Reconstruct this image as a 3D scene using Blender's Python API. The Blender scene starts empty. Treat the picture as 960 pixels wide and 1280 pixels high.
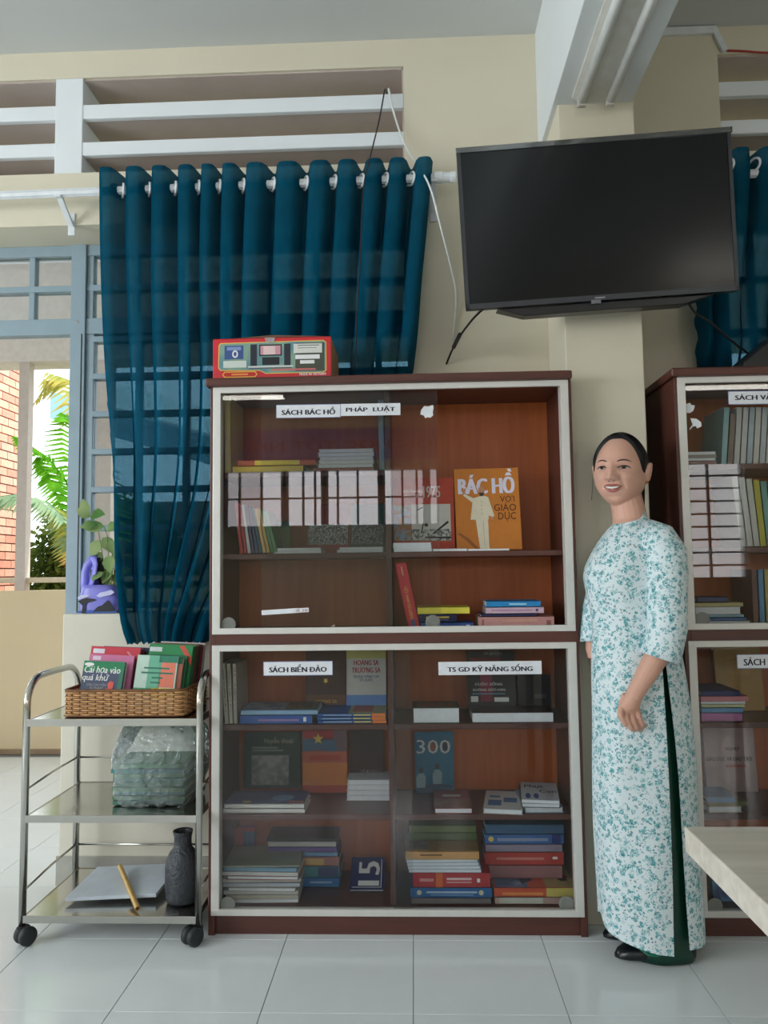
import bpy, bmesh, math, random
from mathutils import Vector, Matrix
random.seed(7)
sc = bpy.context.scene
COL = sc.collection
V = Vector
PI = math.pi

# ------------------------------------------------------------------ camera
F, H, VX, VY, ROLL = 961.0, 1.15, 517.0, 713.0, 0.0157
_yd = V(((VX-480)/F, -(VY-640)/F, -1)).normalized()
_up = V((-ROLL, 1, 0)); _up = (_up - _up.dot(_yd)*_yd).normalized()
_xd = _yd.cross(_up)
R3 = Matrix((_xd, _yd, _up))                      # camera axes -> world axes
cam = bpy.data.objects.new('camera', bpy.data.cameras.new('camera'))
cam.data.sensor_fit = 'VERTICAL'; cam.data.sensor_height = 36.0
cam.data.lens = 36.0*F/1280.0
cam.data.clip_start = 0.02; cam.data.clip_end = 200
cam.matrix_world = Matrix.Translation((0, 0, H)) @ R3.to_4x4()
COL.objects.link(cam); sc.camera = cam
def ray(x, y): return R3 @ V(((x-480)/F, -(y-640)/F, -1))
def UY(x, y, Y): d = ray(x, y); return V((0, 0, H)) + d*(Y/d.y)      # world point of a photo measurement on a plane of known depth
def UZ(x, y, Z): d = ray(x, y); return V((0, 0, H)) + d*((Z-H)/d.z)

# ------------------------------------------------------------------ light and exposure
sc.view_settings.view_transform = 'Standard'; sc.view_settings.look = 'None'
sc.view_settings.exposure = 0.0; sc.view_settings.gamma = 1.0
sc.view_settings.use_curve_mapping = False
w = bpy.data.worlds.new('sky'); sc.world = w; w.use_nodes = True
nt = w.node_tree; nt.nodes.clear()
bg = nt.nodes.new('ShaderNodeBackground'); bg.inputs[0].default_value = (.86, .93, 1, 1); bg.inputs[1].default_value = 3.2
nt.links.new(bg.outputs[0], nt.nodes.new('ShaderNodeOutputWorld').inputs[0])
def light(name, kind, loc, rot, energy, color=(1, 1, 1), size=None):
    l = bpy.data.lights.new(name, kind); l.energy = energy; l.color = color
    if kind == 'AREA': l.shape = 'RECTANGLE'; l.size, l.size_y = size
    if kind == 'SUN': l.angle = 0.02
    o = bpy.data.objects.new(name, l); o.location = loc; o.rotation_euler = rot; COL.objects.link(o); return o
def aim(v): return V(v).to_track_quat('-Z', 'Y').to_euler()
light('sun', 'SUN', (6, 10, 12), aim((-.8, -.1, -.9)), 5.0, (1, .95, .86))
# daylight standing in the windows of the wall behind the camera and of the left wall
light('window_daylight', 'AREA', (-1.0, -5.22, 2.12), aim((0, 1, -.02)), 26, (1, .84, .82), (3.3, .74))
light('window_daylight', 'AREA', (3.85, -5.22, 1.75), aim((0, 1, -.02)), 20, (1, .93, .88), (.9, 1.5))
light('window_daylight', 'AREA', (-4.72, -.4, 1.75), aim((1, .1, 0)), 144, (.88, .95, 1), (3.2, 1.5))

# ------------------------------------------------------------------ materials
def lin(c):
    return tuple(((x/255)/12.92 if x/255 <= .04045 else ((x/255+.055)/1.055)**2.4) for x in c) + (1,)
MATS = {}
def mat(name, rgb=(200, 200, 200), rough=.5, metal=0, var=.06, vs=25, bump=0, bs=120, spec=.5, emit=0, coat=0):
    key = name
    if key in MATS: return MATS[key]
    m = bpy.data.materials.new(name); m.use_nodes = True; MATS[key] = m
    n = m.node_tree.nodes; L = m.node_tree.links; p = n['Principled BSDF']
    p.inputs['Roughness'].default_value = rough; p.inputs['Metallic'].default_value = metal
    p.inputs['Specular IOR Level'].default_value = spec; p.inputs['Coat Weight'].default_value = coat
    c = lin(rgb)
    tc = n.new('ShaderNodeTexCoord')
    nz = n.new('ShaderNodeTexNoise'); nz.inputs['Scale'].default_value = vs; nz.inputs['Detail'].default_value = 4
    L.new(tc.outputs['Object'], nz.inputs['Vector'])
    rp = n.new('ShaderNodeValToRGB')
    rp.color_ramp.elements[0].position = .3; rp.color_ramp.elements[1].position = .7
    rp.color_ramp.elements[0].color = tuple(x*(1-var) for x in c[:3])+(1,)
    rp.color_ramp.elements[1].color = tuple(min(1, x*(1+var)) for x in c[:3])+(1,)
    L.new(nz.outputs['Fac'], rp.inputs[0]); L.new(rp.outputs[0], p.inputs['Base Color'])
    if emit:
        p.inputs['Emission Color'].default_value = c; p.inputs['Emission Strength'].default_value = emit
    if bump:
        b = n.new('ShaderNodeBump'); b.inputs['Strength'].default_value = bump; b.inputs['Distance'].default_value = .01
        z = n.new('ShaderNodeTexNoise'); z.inputs['Scale'].default_value = bs; z.inputs['Detail'].default_value = 3
        L.new(tc.outputs['Object'], z.inputs['Vector']); L.new(z.outputs['Fac'], b.inputs['Height']); L.new(b.outputs[0], p.inputs['Normal'])
    return m
def col(rgb, rough=.45, spec=.4):            # a printed card or paper colour
    return mat('print_%d_%d_%d' % tuple(rgb), rgb, rough, var=.05, vs=40, spec=spec)
def glass_mat(name, tint=(1, 1, 1), refl=.10, rough=0.0):
    m = bpy.data.materials.new(name); m.use_nodes = True; n = m.node_tree.nodes; L = m.node_tree.links; n.clear()
    t = n.new('ShaderNodeBsdfTransparent'); t.inputs[0].default_value = tint+(1,)
    g = n.new('ShaderNodeBsdfGlossy'); g.inputs['Roughness'].default_value = rough; g.inputs[0].default_value = (1, 1, 1, 1)
    lw = n.new('ShaderNodeFresnel'); lw.inputs[0].default_value = 1.5
    ma = n.new('ShaderNodeMath'); ma.operation = 'MULTIPLY'; ma.inputs[1].default_value = refl/.04; ma.use_clamp = True
    L.new(lw.outputs[0], ma.inputs[0])
    mx = n.new('ShaderNodeMixShader'); L.new(ma.outputs[0], mx.inputs[0]); L.new(t.outputs[0], mx.inputs[1]); L.new(g.outputs[0], mx.inputs[2])
    L.new(mx.outputs[0], n.new('ShaderNodeOutputMaterial').inputs[0]); return m
GLASS = glass_mat('cabinet_glass', (.94, .95, .95), .019)
WGLASS = glass_mat('window_glass', (.93, .95, .96), .03, .03)
def curtain_mat():
    m = bpy.data.materials.new('teal_curtain_cloth'); m.use_nodes = True; n = m.node_tree.nodes; L = m.node_tree.links; n.clear()
    d = n.new('ShaderNodeBsdfDiffuse'); t = n.new('ShaderNodeBsdfTranslucent'); tr = n.new('ShaderNodeBsdfTransparent')
    g = n.new('ShaderNodeBsdfSheen') if False else None
    tc = n.new('ShaderNodeTexCoord'); nz = n.new('ShaderNodeTexNoise'); nz.inputs['Scale'].default_value = 14
    L.new(tc.outputs['Object'], nz.inputs['Vector'])
    rp = n.new('ShaderNodeValToRGB'); rp.color_ramp.elements[0].color = lin((7, 62, 84)); rp.color_ramp.elements[1].color = lin((12, 80, 104))
    L.new(nz.outputs['Fac'], rp.inputs[0]); L.new(rp.outputs[0], d.inputs[0])
    t.inputs[0].default_value = lin((10, 92, 130)); tr.inputs[0].default_value = lin((150, 205, 225))
    a = n.new('ShaderNodeMixShader'); a.inputs[0].default_value = .12; L.new(d.outputs[0], a.inputs[1]); L.new(t.outputs[0], a.inputs[2])
    b = n.new('ShaderNodeMixShader'); b.inputs[0].default_value = .10; L.new(a.outputs[0], b.inputs[1]); L.new(tr.outputs[0], b.inputs[2])
    L.new(b.outputs[0], n.new('ShaderNodeOutputMaterial').inputs[0]); return m
CURT = curtain_mat()
def wood_mat(name, c1, c2, rough=.4, axis=0, sc_=6.0, coat=.0):
    m = bpy.data.materials.new(name); m.use_nodes = True; n = m.node_tree.nodes; L = m.node_tree.links; p = n['Principled BSDF']
    p.inputs['Roughness'].default_value = rough; p.inputs['Coat Weight'].default_value = coat
    tc = n.new('ShaderNodeTexCoord'); mp = n.new('ShaderNodeMapping'); s = [14, 14, 14]; s[axis] = .8
    mp.inputs['Scale'].default_value = s; L.new(tc.outputs['Object'], mp.inputs[0])
    nz = n.new('ShaderNodeTexNoise'); nz.inputs['Scale'].default_value = sc_; nz.inputs['Detail'].default_value = 6; nz.inputs['Distortion'].default_value = .4
    L.new(mp.outputs[0], nz.inputs['Vector']); rp = n.new('ShaderNodeValToRGB')
    rp.color_ramp.elements[0].position = .35; rp.color_ramp.elements[1].position = .68
    rp.color_ramp.elements[0].color = lin(c1); rp.color_ramp.elements[1].color = lin(c2)
    L.new(nz.outputs['Fac'], rp.inputs[0]); L.new(rp.outputs[0], p.inputs['Base Color']); return m
BROWN = wood_mat('reddish_brown_laminate', (80, 44, 36), (92, 51, 41), .38, 0, 5)
BROWNB = wood_mat('orange_brown_backboard', (186, 96, 44), (200, 108, 52), .45, 2, 3)
PALEWOOD = wood_mat('pale_oak_laminate', (196, 188, 174), (216, 208, 196), .35, 0, 3)
WALL = mat('cream_wall_paint', (220, 212, 190), .75, var=.025, vs=3, bump=.05, bs=60, spec=.2)
WALL2 = mat('tan_corridor_paint', (218, 198, 164), .8, var=.03, vs=3, spec=.2)
SILLW = mat('pale_low_wall_paint', (224, 219, 203), .7, var=.05, vs=5, bump=.05, bs=40, spec=.2)
WHITE = mat('white_paint', (232, 236, 238), .7, var=.02, vs=4, spec=.2)
CEIL = mat('ceiling_paint', (206, 208, 205), .85, var=.02, vs=3, spec=.1)
BEAMM = mat('beam_paint', (226, 230, 230), .8, var=.02, vs=3, spec=.1)
TILE = mat('white_glazed_tile', (226, 231, 232), .13, var=.02, vs=6, spec=.5)
GROUT = mat('grey_grout', (120, 122, 120), .8)
STEELB = mat('blue_grey_steel_paint', (142, 162, 172), .4, var=.05, vs=12)
ALU = mat('pale_aluminium', (214, 212, 206), .42, metal=.25, var=.03)
STEEL = mat('stainless_steel', (196, 194, 188), .17, metal=1, var=.03, vs=8)
PLASTW = mat('white_plastic', (226, 230, 232), .35)
BLACKP = mat('black_plastic', (26, 27, 29), .35)
RUBBER = mat('dark_rubber', (38, 42, 44), .55)

# ------------------------------------------------------------------ mesh helpers
WL = {}
class MB:
    def __init__(s): s.v = []; s.f = []
    def add(s, vs, fs):
        b = len(s.v); s.v += [V(q) for q in vs]; s.f += [[b+i for i in f] for f in fs]; return s
    def box(s, x0, x1, y0, y1, z0, z1):
        return s.fbox(V((x0, y0, z0)), V((1, 0, 0)), V((0, 1, 0)), V((0, 0, 1)), x1-x0, y1-y0, z1-z0)
    def fbox(s, O, A, B, C, a, b, c):       # box from a corner along three directions
        p = [O + A*(a*i) + B*(b*j) + C*(c*k) for k in (0, 1) for j in (0, 1) for i in (0, 1)]
        return s.add(p, [(0, 2, 3, 1), (4, 5, 7, 6), (0, 1, 5, 4), (2, 6, 7, 3), (0, 4, 6, 2), (1, 3, 7, 5)])
    def bar(s, a, b, w, h, up=(0, 0, 1)):
        a, b = V(a), V(b); d = (b-a); l = d.length; d.normalize(); u = V(up); sd = d.cross(u)
        if sd.length < 1e-4: sd = d.cross(V((0, 1, 0)))
        sd.normalize(); u = sd.cross(d).normalized()
        return s.fbox(a - sd*w/2 - u*h/2, d, sd, u, l, w, h)
    def loft(s, rings, cap=True, closed=True, loop=False):
        n = len(rings[0]); vs = [q for r in rings for q in r]; fs = []
        m = len(rings)
        for i in range(m if loop else m-1):
            i2 = (i+1) % m
            for j in range(n if closed else n-1):
                k = (j+1) % n
                fs.append((i*n+j, i*n+k, i2*n+k, i2*n+j))
        if cap and not loop:
            fs.append(tuple(reversed(range(n)))); fs.append(tuple((m-1)*n+j for j in range(n)))
        return s.add(vs, fs)
    def tube(s, pts, r, n=10, cap=True, loop=False):
        pts = [V(p) for p in pts]; m = len(pts); rr = r if hasattr(r, '__len__') else [r]*m
        rings = []; up = None
        for i in range(m):
            if loop: d = pts[(i+1) % m]-pts[i-1]
            else: d = (pts[min(i+1, m-1)]-pts[max(i-1, 0)])
            d.normalize()
            if up is None:
                up = V((0, 0, 1)) if abs(d.z) < .9 else V((0, 1, 0))
            sd = d.cross(up).normalized(); up = sd.cross(d).normalized()
            rings.append([pts[i] + (sd*math.cos(2*PI*k/n) + up*math.sin(2*PI*k/n))*rr[i] for k in range(n)])
        return s.loft(rings, cap, loop=loop)
    def lathe(s, c, prof, n=24, axis=(0, 0, 1)):
        ax = V(axis).normalized(); a = ax.orthogonal().normalized(); b = ax.cross(a); c = V(c)
        return s.loft([[c + ax*z + (a*math.cos(2*PI*k/n) + b*math.sin(2*PI*k/n))*max(r, 1e-4) for k in range(n)] for r, z in prof])
    def ball(s, c, r, n=12, m=8):
        c = V(c); rx, ry, rz = r if hasattr(r, '__len__') else (r, r, r)
        return s.loft([[c + V((rx*math.sin(t)*math.cos(2*PI*k/n), ry*math.sin(t)*math.sin(2*PI*k/n), -rz*math.cos(t))) for k in range(n)] for t in [max(.02, min(PI-.02, PI*i/m)) for i in range(m+1)]])
    def prism(s, pts, N, t):                 # outline pts (world) extruded along N by t
        pts = [V(p) for p in pts]; n = len(pts); N = V(N)
        return s.add(pts + [p + N*t for p in pts], [tuple(range(n)), tuple(reversed(range(n, 2*n)))] + [(i, i+n, (i+1) % n+n, (i+1) % n) for i in range(n)])
    def build(s, name, m, parent=None, smooth=False, bevel=0, seg=2, origin=None, recalc=True):
        if parent is not None: o0 = WL[parent.name]
        elif origin is not None: o0 = V(origin)
        else:
            xs = [q.x for q in s.v]; ys = [q.y for q in s.v]; zs = [q.z for q in s.v]
            o0 = V(((min(xs)+max(xs))/2, (min(ys)+max(ys))/2, min(zs)))
        me = bpy.data.meshes.new(name); me.from_pydata([q-o0 for q in s.v], [], s.f)
        if recalc:
            bm = bmesh.new(); bm.from_mesh(me); bmesh.ops.recalc_face_normals(bm, faces=bm.faces); bm.to_mesh(me); bm.free()
        if smooth: me.polygons.foreach_set('use_smooth', [True]*len(me.polygons))
        me.materials.append(m)
        o = bpy.data.objects.new(name, me); COL.objects.link(o)
        if parent is not None: o.parent = parent
        else: o.location = o0
        WL[o.name] = o0
        if bevel:
            b = o.modifiers.new('bevel', 'BEVEL'); b.width = bevel; b.segments = seg; b.limit_method = 'ANGLE'
        return o
def tag(o, label, cat, group=None):
    o['label'] = label; o['category'] = cat
    if group: o['group'] = group
    return o
def thing(name, label, cat, loc, group=None):
    o = bpy.data.objects.new(name, None); o.empty_display_size = .05; COL.objects.link(o); o.location = loc
    WL[o.name] = V(loc); return tag(o, label, cat, group)
def struct(o): o['kind'] = 'structure'; return o
def sempty(name, loc): 
    o = bpy.data.objects.new(name, None); COL.objects.link(o); o.location = loc; WL[o.name] = V(loc); o['kind'] = 'structure'; return o
class Fr:                                    # a flat frame: origin, right, up, outward normal
    def __init__(s, O, A, B, N=None):
        s.O = V(O); s.A = V(A).normalized(); s.B = V(B).normalized(); s.N = (V(N) if N is not None else s.A.cross(s.B)).normalized()
    def p(s, u, v, n=0): return s.O + s.A*u + s.B*v + s.N*n
def rect(fr, u0, u1, v0, v1, m, parent, name='print', n=.0004, t=.0003):
    mb = MB(); mb.fbox(fr.p(u0, v0, n-t), fr.A, fr.B, fr.N, u1-u0, v1-v0, t); return mb.build(name, m, parent)
def poly(fr, pts, m, parent, name='print', n=.0006, t=.0003):
    mb = MB(); mb.prism([fr.p(u, v, n-t) for u, v in pts], fr.N, t); return mb.build(name, m, parent)
def text(fr, s, u0, u1, v0, v1, m, parent, bold=.012, n=.0008, name='lettering', shear=0, keep=False):
    for a_, b_ in (('Đ', 'Ð'), ('Ớ', "Ó'"), ('Ờ', "Ò'"), ('Ợ', "Ọ'"), ('Ơ', "O'")): s = s.replace(a_, b_)      # glyphs the built-in font fills wrongly
    cu = bpy.data.curves.new('t', 'FONT'); cu.body = s; cu.shear = shear; cu.resolution_u = 2; cu.align_x = 'CENTER'
    o = bpy.data.objects.new('t', cu); COL.objects.link(o)
    dg = bpy.context.evaluated_depsgraph_get(); me = o.evaluated_get(dg).to_mesh()
    vs = [q.co.copy() for q in me.vertices]; fs = [tuple(f.vertices) for f in me.polygons]
    o.evaluated_get(dg).to_mesh_clear(); bpy.data.objects.remove(o); bpy.data.curves.remove(cu)
    if not vs: return None
    x0 = min(q.x for q in vs); x1 = max(q.x for q in vs); y0 = min(q.y for q in vs); y1 = max(q.y for q in vs)
    sx = (u1-u0)/(x1-x0); sy = (v1-v0)/max(y1-y0, 1e-5)
    mb = MB(); sh_ = max(0, bold)*abs(sy)*.9        # heavier strokes: the same letters set again a hair to each side
    for du in ((-sh_, 0, sh_) if sh_ > 0 else (0,)): mb.add([fr.p(u0+(q.x-x0)*sx+du, v0+(q.y-y0)*sy, n+du*.02) for q in vs], fs)
    return mb.build(name, m, parent, recalc=False)
def ipol(tab, x):
    if x <= tab[0][0]: return tab[0][1]
    for (a, b), (c, d) in zip(tab, tab[1:]):
        if x <= c: return b + (d-b)*(x-a)/(c-a)
    return tab[-1][1]
def sm(tab, x):                              # smooth interpolation
    if x <= tab[0][0]: return tab[0][1]
    n = len(tab)
    for i in range(n-1):
        a, b = tab[i]; c, d = tab[i+1]
        if x <= c:
            t = (x-a)/(c-a)
            m0 = (d-tab[i-1][1])/(c-tab[i-1][0]) if i > 0 else (d-b)/(c-a)
            m1 = (tab[i+2][1]-b)/(tab[i+2][0]-a) if i+2 < n else (d-b)/(c-a)
            h = c-a
            return (2*t**3-3*t*t+1)*b + (t**3-2*t*t+t)*h*m0 + (-2*t**3+3*t*t)*d + (t**3-t*t)*h*m1
    return tab[-1][1]

# ------------------------------------------------------------------ the room shell
YC, YW, YWB, YF = 2.517, 2.91, 3.16, 3.12          # cabinet fronts, wall face, wall back, window frames
ZC, ZL, ZV0, ZV1 = 3.26, 2.535, 2.75, 3.147        # ceiling, lintel, vents
XD, XV, XR = -1.343, -.010, 1.218                  # end of low wall, right end of left openings, left end of right openings
struct(MB().box(-4.8, 4.8, -5.3, 4.98, -.12, -.004).build('floor', GROUT))
FLOOR = bpy.data.objects['floor']
tile_me = None
X0 = -.0185*1.0; TS = .4
def tiles(xa, xb, ya, yb):
    global tile_me
    for i in range(xa, xb):
        for j in range(ya, yb):
            c = V((X0 + (i+.5)*TS, 2.093 + (j+.5)*TS, -.004))
            if tile_me is None:
                g = .0011
                o = MB().box(c.x-TS/2+g, c.x+TS/2-g, c.y-TS/2+g, c.y+TS/2-g, -.006, 0).build('tile', TILE, bevel=.0008, seg=1, origin=c); tile_me = o
                o.parent = FLOOR; o.location = c-WL['floor']
            else:
                o = bpy.data.objects.new('tile', tile_me.data); COL.objects.link(o); o.parent = FLOOR; o.location = c-WL['floor']
                b = o.modifiers.new('bevel', 'BEVEL'); b.width = .0008; b.segments = 1
tiles(-5, 6, -3, 2); tiles(-9, -3, 2, 7)
# beyond the single tiles the same glazed floor runs on
def tile_floor_mat():
    m = bpy.data.materials.new('glazed_tile_floor'); m.use_nodes = True; n = m.node_tree.nodes; L = m.node_tree.links; p = n['Principled BSDF']
    p.inputs['Roughness'].default_value = .13
    tc = n.new('ShaderNodeTexCoord'); b = n.new('ShaderNodeTexBrick'); b.offset = 0; b.squash = 1
    b.inputs['Scale'].default_value = 1; b.inputs['Brick Width'].default_value = .4; b.inputs['Row Height'].default_value = .4; b.inputs['Mortar Size'].default_value = .0012
    b.inputs['Color1'].default_value = lin((226, 231, 232)); b.inputs['Color2'].default_value = lin((224, 229, 230)); b.inputs['Mortar'].default_value = lin((130, 132, 130))
    L.new(tc.outputs['Object'], b.inputs['Vector']); L.new(b.outputs['Color'], p.inputs['Base Color']); return m
TFM = tile_floor_mat()
mb = MB(); mb.box(-4.8, 4.8, -5.3, 2.093-1.2, -.004, 0); mb.box(-4.8, X0-2, 2.093-1.2, 2.093+.8, -.004, 0); mb.box(X0+2.4, 4.8, 2.093-1.2, 2.9, -.004, 0)
mb.build('far_tiles', TFM, FLOOR)
struct(MB().box(-4.8, 4.8, -5.3, YWB, ZC, ZC+.15).build('ceiling', CEIL))
wb = MB()
wb.box(-4.8, 4.8, YW, YWB, ZL, ZV0); wb.box(-4.8, 4.8, YW, YWB, ZV1, ZC)
wb.box(XV, XR, YW, YWB, 0, ZL); wb.box(XV, XR, YW, YWB, ZV0, ZV1)
wb.box(-4.8, -3.3, YW, YWB, 0, ZL); wb.box(-4.8, -3.3, YW, YWB, ZV0, ZV1)
wb.box(3.4, 4.8, YW, YWB, 0, ZL); wb.box(3.4, 4.8, YW, YWB, ZV0, ZV1)
WB = struct(wb.build('wall_back', WALL))
struct(MB().box(XD, XV, YW, YWB, 0, 1.0).box(XR, 3.4, YW, YWB, 0, 1.0).build('wall_below_window', SILLW, bevel=.006))
struct(MB().box(XD-.004, XV, YW-.008, YW, 0, .105).build('baseboard_back', mat('grey_skirting_tile', (178, 176, 166), .25)))
# wall behind the camera and side walls, with window openings the cabinet glass reflects
wf = MB()
for a, b, c, d in [(-4.8, -2.65, 0, ZC), (.65, 3.4, 0, ZC), (4.3, 4.8, 0, ZC), (-2.65, .65, 0, 1.75), (-2.65, .65, 2.5, ZC), (3.4, 4.3, 0, 1.0), (3.4, 4.3, 2.5, ZC)]:
    wf.box(a, b, -5.15, -5.0, c, d)
struct(wf.build('wall_front', WALL))
wl = MB()
for a, b, c, d in [(-5.0, -2.0, 0, ZC), (1.2, YW, 0, ZC), (-2.0, 1.2, 0, 1.0), (-2.0, 1.2, 2.5, ZC)]:
    wl.box(-4.65, -4.5, a, b, c, d)
struct(wl.build('wall_left', WALL))
struct(MB().box(4.6, 4.75, -5.0, YW, 0, ZC).build('wall_right', WALL))
def grid_window(name, x0, x1, z0, z1, y, nx, nz, fixed='y'):
    e = sempty(name, (0, 0, 0)); f = MB()
    for i in range(nx+1):
        x = x0 + (x1-x0)*i/nx + (.10*math.sin(i*5.3) if nx > 4 and 0 < i < nx else 0); w_ = .05 if i % 3 == 1 and nx > 4 else 0; f.box(x-w_, x+w_+.001, y-.02, y+.02, z0, z1); f.box(x-.015, x+.015, y-.02, y+.02, z0, z1)
    for j in range(nz+1):
        z = z0 + (z1-z0)*j/nz; f.box(x0, x1, y-.015, y+.015, z-.012, z+.012)
    f.build('window_frame', STEELB, e); return e
grid_window('window_4', -2.65, .65, 1.75, 2.5, -5.08, 15, 2)
grid_window('window_5', 3.4, 4.3, 1.0, 2.5, -5.08, 2, 9)

# column and beam
XCL, XCR, YCF, ZB = .530, .794, 2.60, 2.77
struct(MB().box(XCL, XCR, YCF, YW, 0, ZB+.02).build('wall_column', WALL, bevel=.004))
struct(MB().box(XCL-.018, XCR-.008, -5.0, YW, ZB, ZC).build('ceiling_beam', BEAMM, bevel=.003))

# ventilation openings with concrete louvres
GREYBROWN = mat('grey_brown_concrete', (190, 176, 168), .9, var=.06, vs=6)  # darker grey-brown for slabs, soffit, lip and cheeks behind the white edges
def vent(name, x0, x1, piers):
    e = sempty(name, (0, 0, 0))
    for a, b in ((3.037, 2.977), (2.880, 2.824)):
        l = MB().box(x0, x1, YW+.004, YW+.03, b, a).build('louvre', WHITE, e, bevel=.004)
        MB().box(x0, x1, YW+.03, YW+.24, b+.004, a-.004).build('louvre_slab', GREYBROWN, l)
    MB().box(x0, x1, YW+.012, YW+.248, ZV1-.006, ZV1).build('vent_soffit', GREYBROWN, e)
    MB().box(x0, x1, YW+.235, YW+.245, ZV0, ZV0+.03).build('vent_lip', GREYBROWN, e)
    MB().box(x1-.006, x1, YW+.012, YW+.24, ZV0, ZV1).build('vent_cheek', GREYBROWN, e)
    MB().box(x0, x0+.006, YW+.012, YW+.24, ZV0, ZV1).build('vent_cheek', GREYBROWN, e)
    for a, b in piers: MB().box(a, b, YW+.0, YW+.24, ZV0, ZV1).build('pier', WHITE, e, bevel=.003)
vent('trim_1', -3.3, XV, [(-1.412, -1.300), (-2.72, -2.61)])
vent('trim_2', XR, 3.4, [(2.5, 2.61)])
# backing outside above the corridor ceiling line, seen only through the vents
# ------------------------------------------------------------------ windows of the back wall
def bars(mb, x0, x1, z0, z1, ws=.034):  mb.box(x0, x1, YF-.02, YF+.02, z0, z1)
def pane(e, x0, x1, z0, z1): MB().box(x0, x1, YF-.003, YF+.003, z0, z1).build('pane', WGLASS, e)
def window(name, cells_x, rows, frame):
    e = sempty(name, (0, 0, 0)); f = MB()
    for i, r in enumerate(frame): d = .025-.0006*(i % 7) - (.004 if r[1]-r[0] < r[3]-r[2] else 0); f.box(r[0], r[1], YF-d, YF+d, r[2], r[3])
    for (xa, xb) in cells_x:
        for (za, zb) in rows: pane(e, xa, xb, za, zb)
    f.build('window_frame', STEELB, e, bevel=.003); return e
ZT0, ZT1 = 2.185, ZL
# transom over the door and the window
tr_rows = [(2.22, 2.337), (2.363, 2.49)]
mull = (-1.415, -1.352)
xs = [-3.3 + i*.182 for i in range(11)]
xs = [x for x in xs if x < -1.5]
tx = [(-1.577, -1.419), (-1.76, -1.602), (-1.943, -1.785), (-2.126, -1.968), (-2.31, -2.15), (-2.49, -2.335)]
fr = [(-3.3, XV, 2.49, ZL), (-3.3, XV, 2.152, 2.22), (-3.3, XV, 2.337, 2.363)]
for a, b in tx: fr.append((b, b+.025, 2.2, 2.52))
wx = []; x = -1.325
while x < XV-.1:
    wx.append((x, x+.165)); fr.append((x+.165, x+.19, 2.2, 2.52)); x += .19
fr.append((-1.352, -1.325, 2.2, 2.52))
window('window_1', tx + wx, tr_rows, fr)
# window behind the curtain
rows = []; z = 2.152
fr = [(-1.352, -1.318, 1.0, 2.152)]
zz = [1.024 + i*.158 for i in range(8)]
for i in range(7): rows.append((zz[i]+.012, zz[i+1]-.012))
for q in zz: fr.append((-1.33, XV, q-.012, q+.012))
cx = []
x = -1.318
while x < XV-.1:
    cx.append((x, x+.175)); fr.append((x+.175, x+.2, 1.0, 2.16)); x += .2
window('window_2', cx, rows, fr)
# right-hand window
fr = []; cx = []; x = XR+.03
fr.append((XR, XR+.03, 1.0, ZL))
while x < 3.35:
    cx.append((x, x+.135)); fr.append((x+.135, x+.16, 1.0, ZL)); x += .16
rows = [(1.02+i*.215+.015, 1.02+(i+1)*.215-.015) for i in range(7)]
for i in range(8): fr.append((XR, 3.4, 1.02+i*.215-.015, 1.02+i*.215+.015))
window('window_3', cx, rows, fr)
# door frame post between the open door and the window
e = sempty('door_1', (0, 0, 0))
MB().box(mull[0], mull[1], YF-.035, YF+.035, 0, ZL).build('door_frame', STEELB, e, bevel=.003)
MB().box(mull[0]+.048, mull[0]+.052, YF-.037, YF-.03, 1.0, 2.15).build('door_seal', BLACKP, e)
o = MB().lathe((mull[0]+.03, YF-.034, 2.2), [(.006, 0), (.006, .004), (.002, .006)], 10, (0, -1, 0)).build('screw', STEEL, e)

# ------------------------------------------------------------------ the corridor outside
struct(MB().box(-6, 4.8, 4.985, 5.12, -.12, 1.05).build('wall_parapet', WALL2))
struct(MB().box(-6, 4.8, 4.965, 4.985, 0, .03).build('baseboard_parapet', mat('brown_skirting', (150, 126, 100), .5)))
struct(MB().box(-6, 4.8, YWB, 5.25, ZC, ZC+.15).build('ceiling_corridor', WHITE))
struct(MB().box(-6, 4.8, 4.98, 5.2, 2.585, ZC).build('trim_3', mat('grey_beam_paint', (214, 204, 196), .8)))
tag(MB().box(-6, 4.8, 5.02, 5.08, 1.10, 1.135).build('handrail', mat('tan_rail_paint', (206, 188, 160), .5), bevel=.006), 'tan metal handrail running above the corridor parapet', 'handrail')
POSTM = mat('pale_post_paint', (196, 182, 172), .8)
struct(MB().box(-2.635, -2.568, 5.0, 5.07, 1.05, 2.6).build('wall_post_corridor', POSTM))
struct(MB().box(-2.15, -2.0, 5.0, 5.07, 1.05, 2.6).build('trim_4', POSTM))
for i, xx in enumerate((-.4, 1.3, 2.7)): struct(MB().box(xx, xx+.15, 5.0, 5.2, 1.05, 2.6).build('trim_%d' % (5+i), POSTM))
# ground and what grows there
struct(MB().box(-30, 30, 5.2, 60, -.6, -.5).build('ground', mat('earth_and_grass', (120, 128, 82), .9, var=.3, vs=2)))
BRK = [mat('brick_%d' % i, c, .85, var=.12, vs=18, bump=.2) for i, c in enumerate([(214, 150, 128), (200, 136, 116), (222, 164, 140), (206, 158, 138)])]
bw = thing('brick_building', 'pink red brick wall of the neighbouring building beyond the corridor', 'building', (-4.0, 6.6, -.5))
MB().box(-4.3, -3.962, 5.4, 7.53, -.5, 4.6).build('mortar', mat('dark_mortar', (96, 66, 54), .9), bw)
bme = []
for row in range(36):
    z = .98 + row*.0815
    for k in range(8):
        y1 = 7.53 - k*.235 + (.1175 if row % 2 else 0)
        y0 = max(5.4, y1-.225); y1 = min(7.53, y1)
        o = MB().box(-3.966, -3.945, y0, y1, z, z+.070).build('brick', random.choice(BRK), bw)
rb = thing('neighbour_house', 'low house with a blue sheet roof behind the palm', 'house', (-3.2, 13, -.5))
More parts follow.
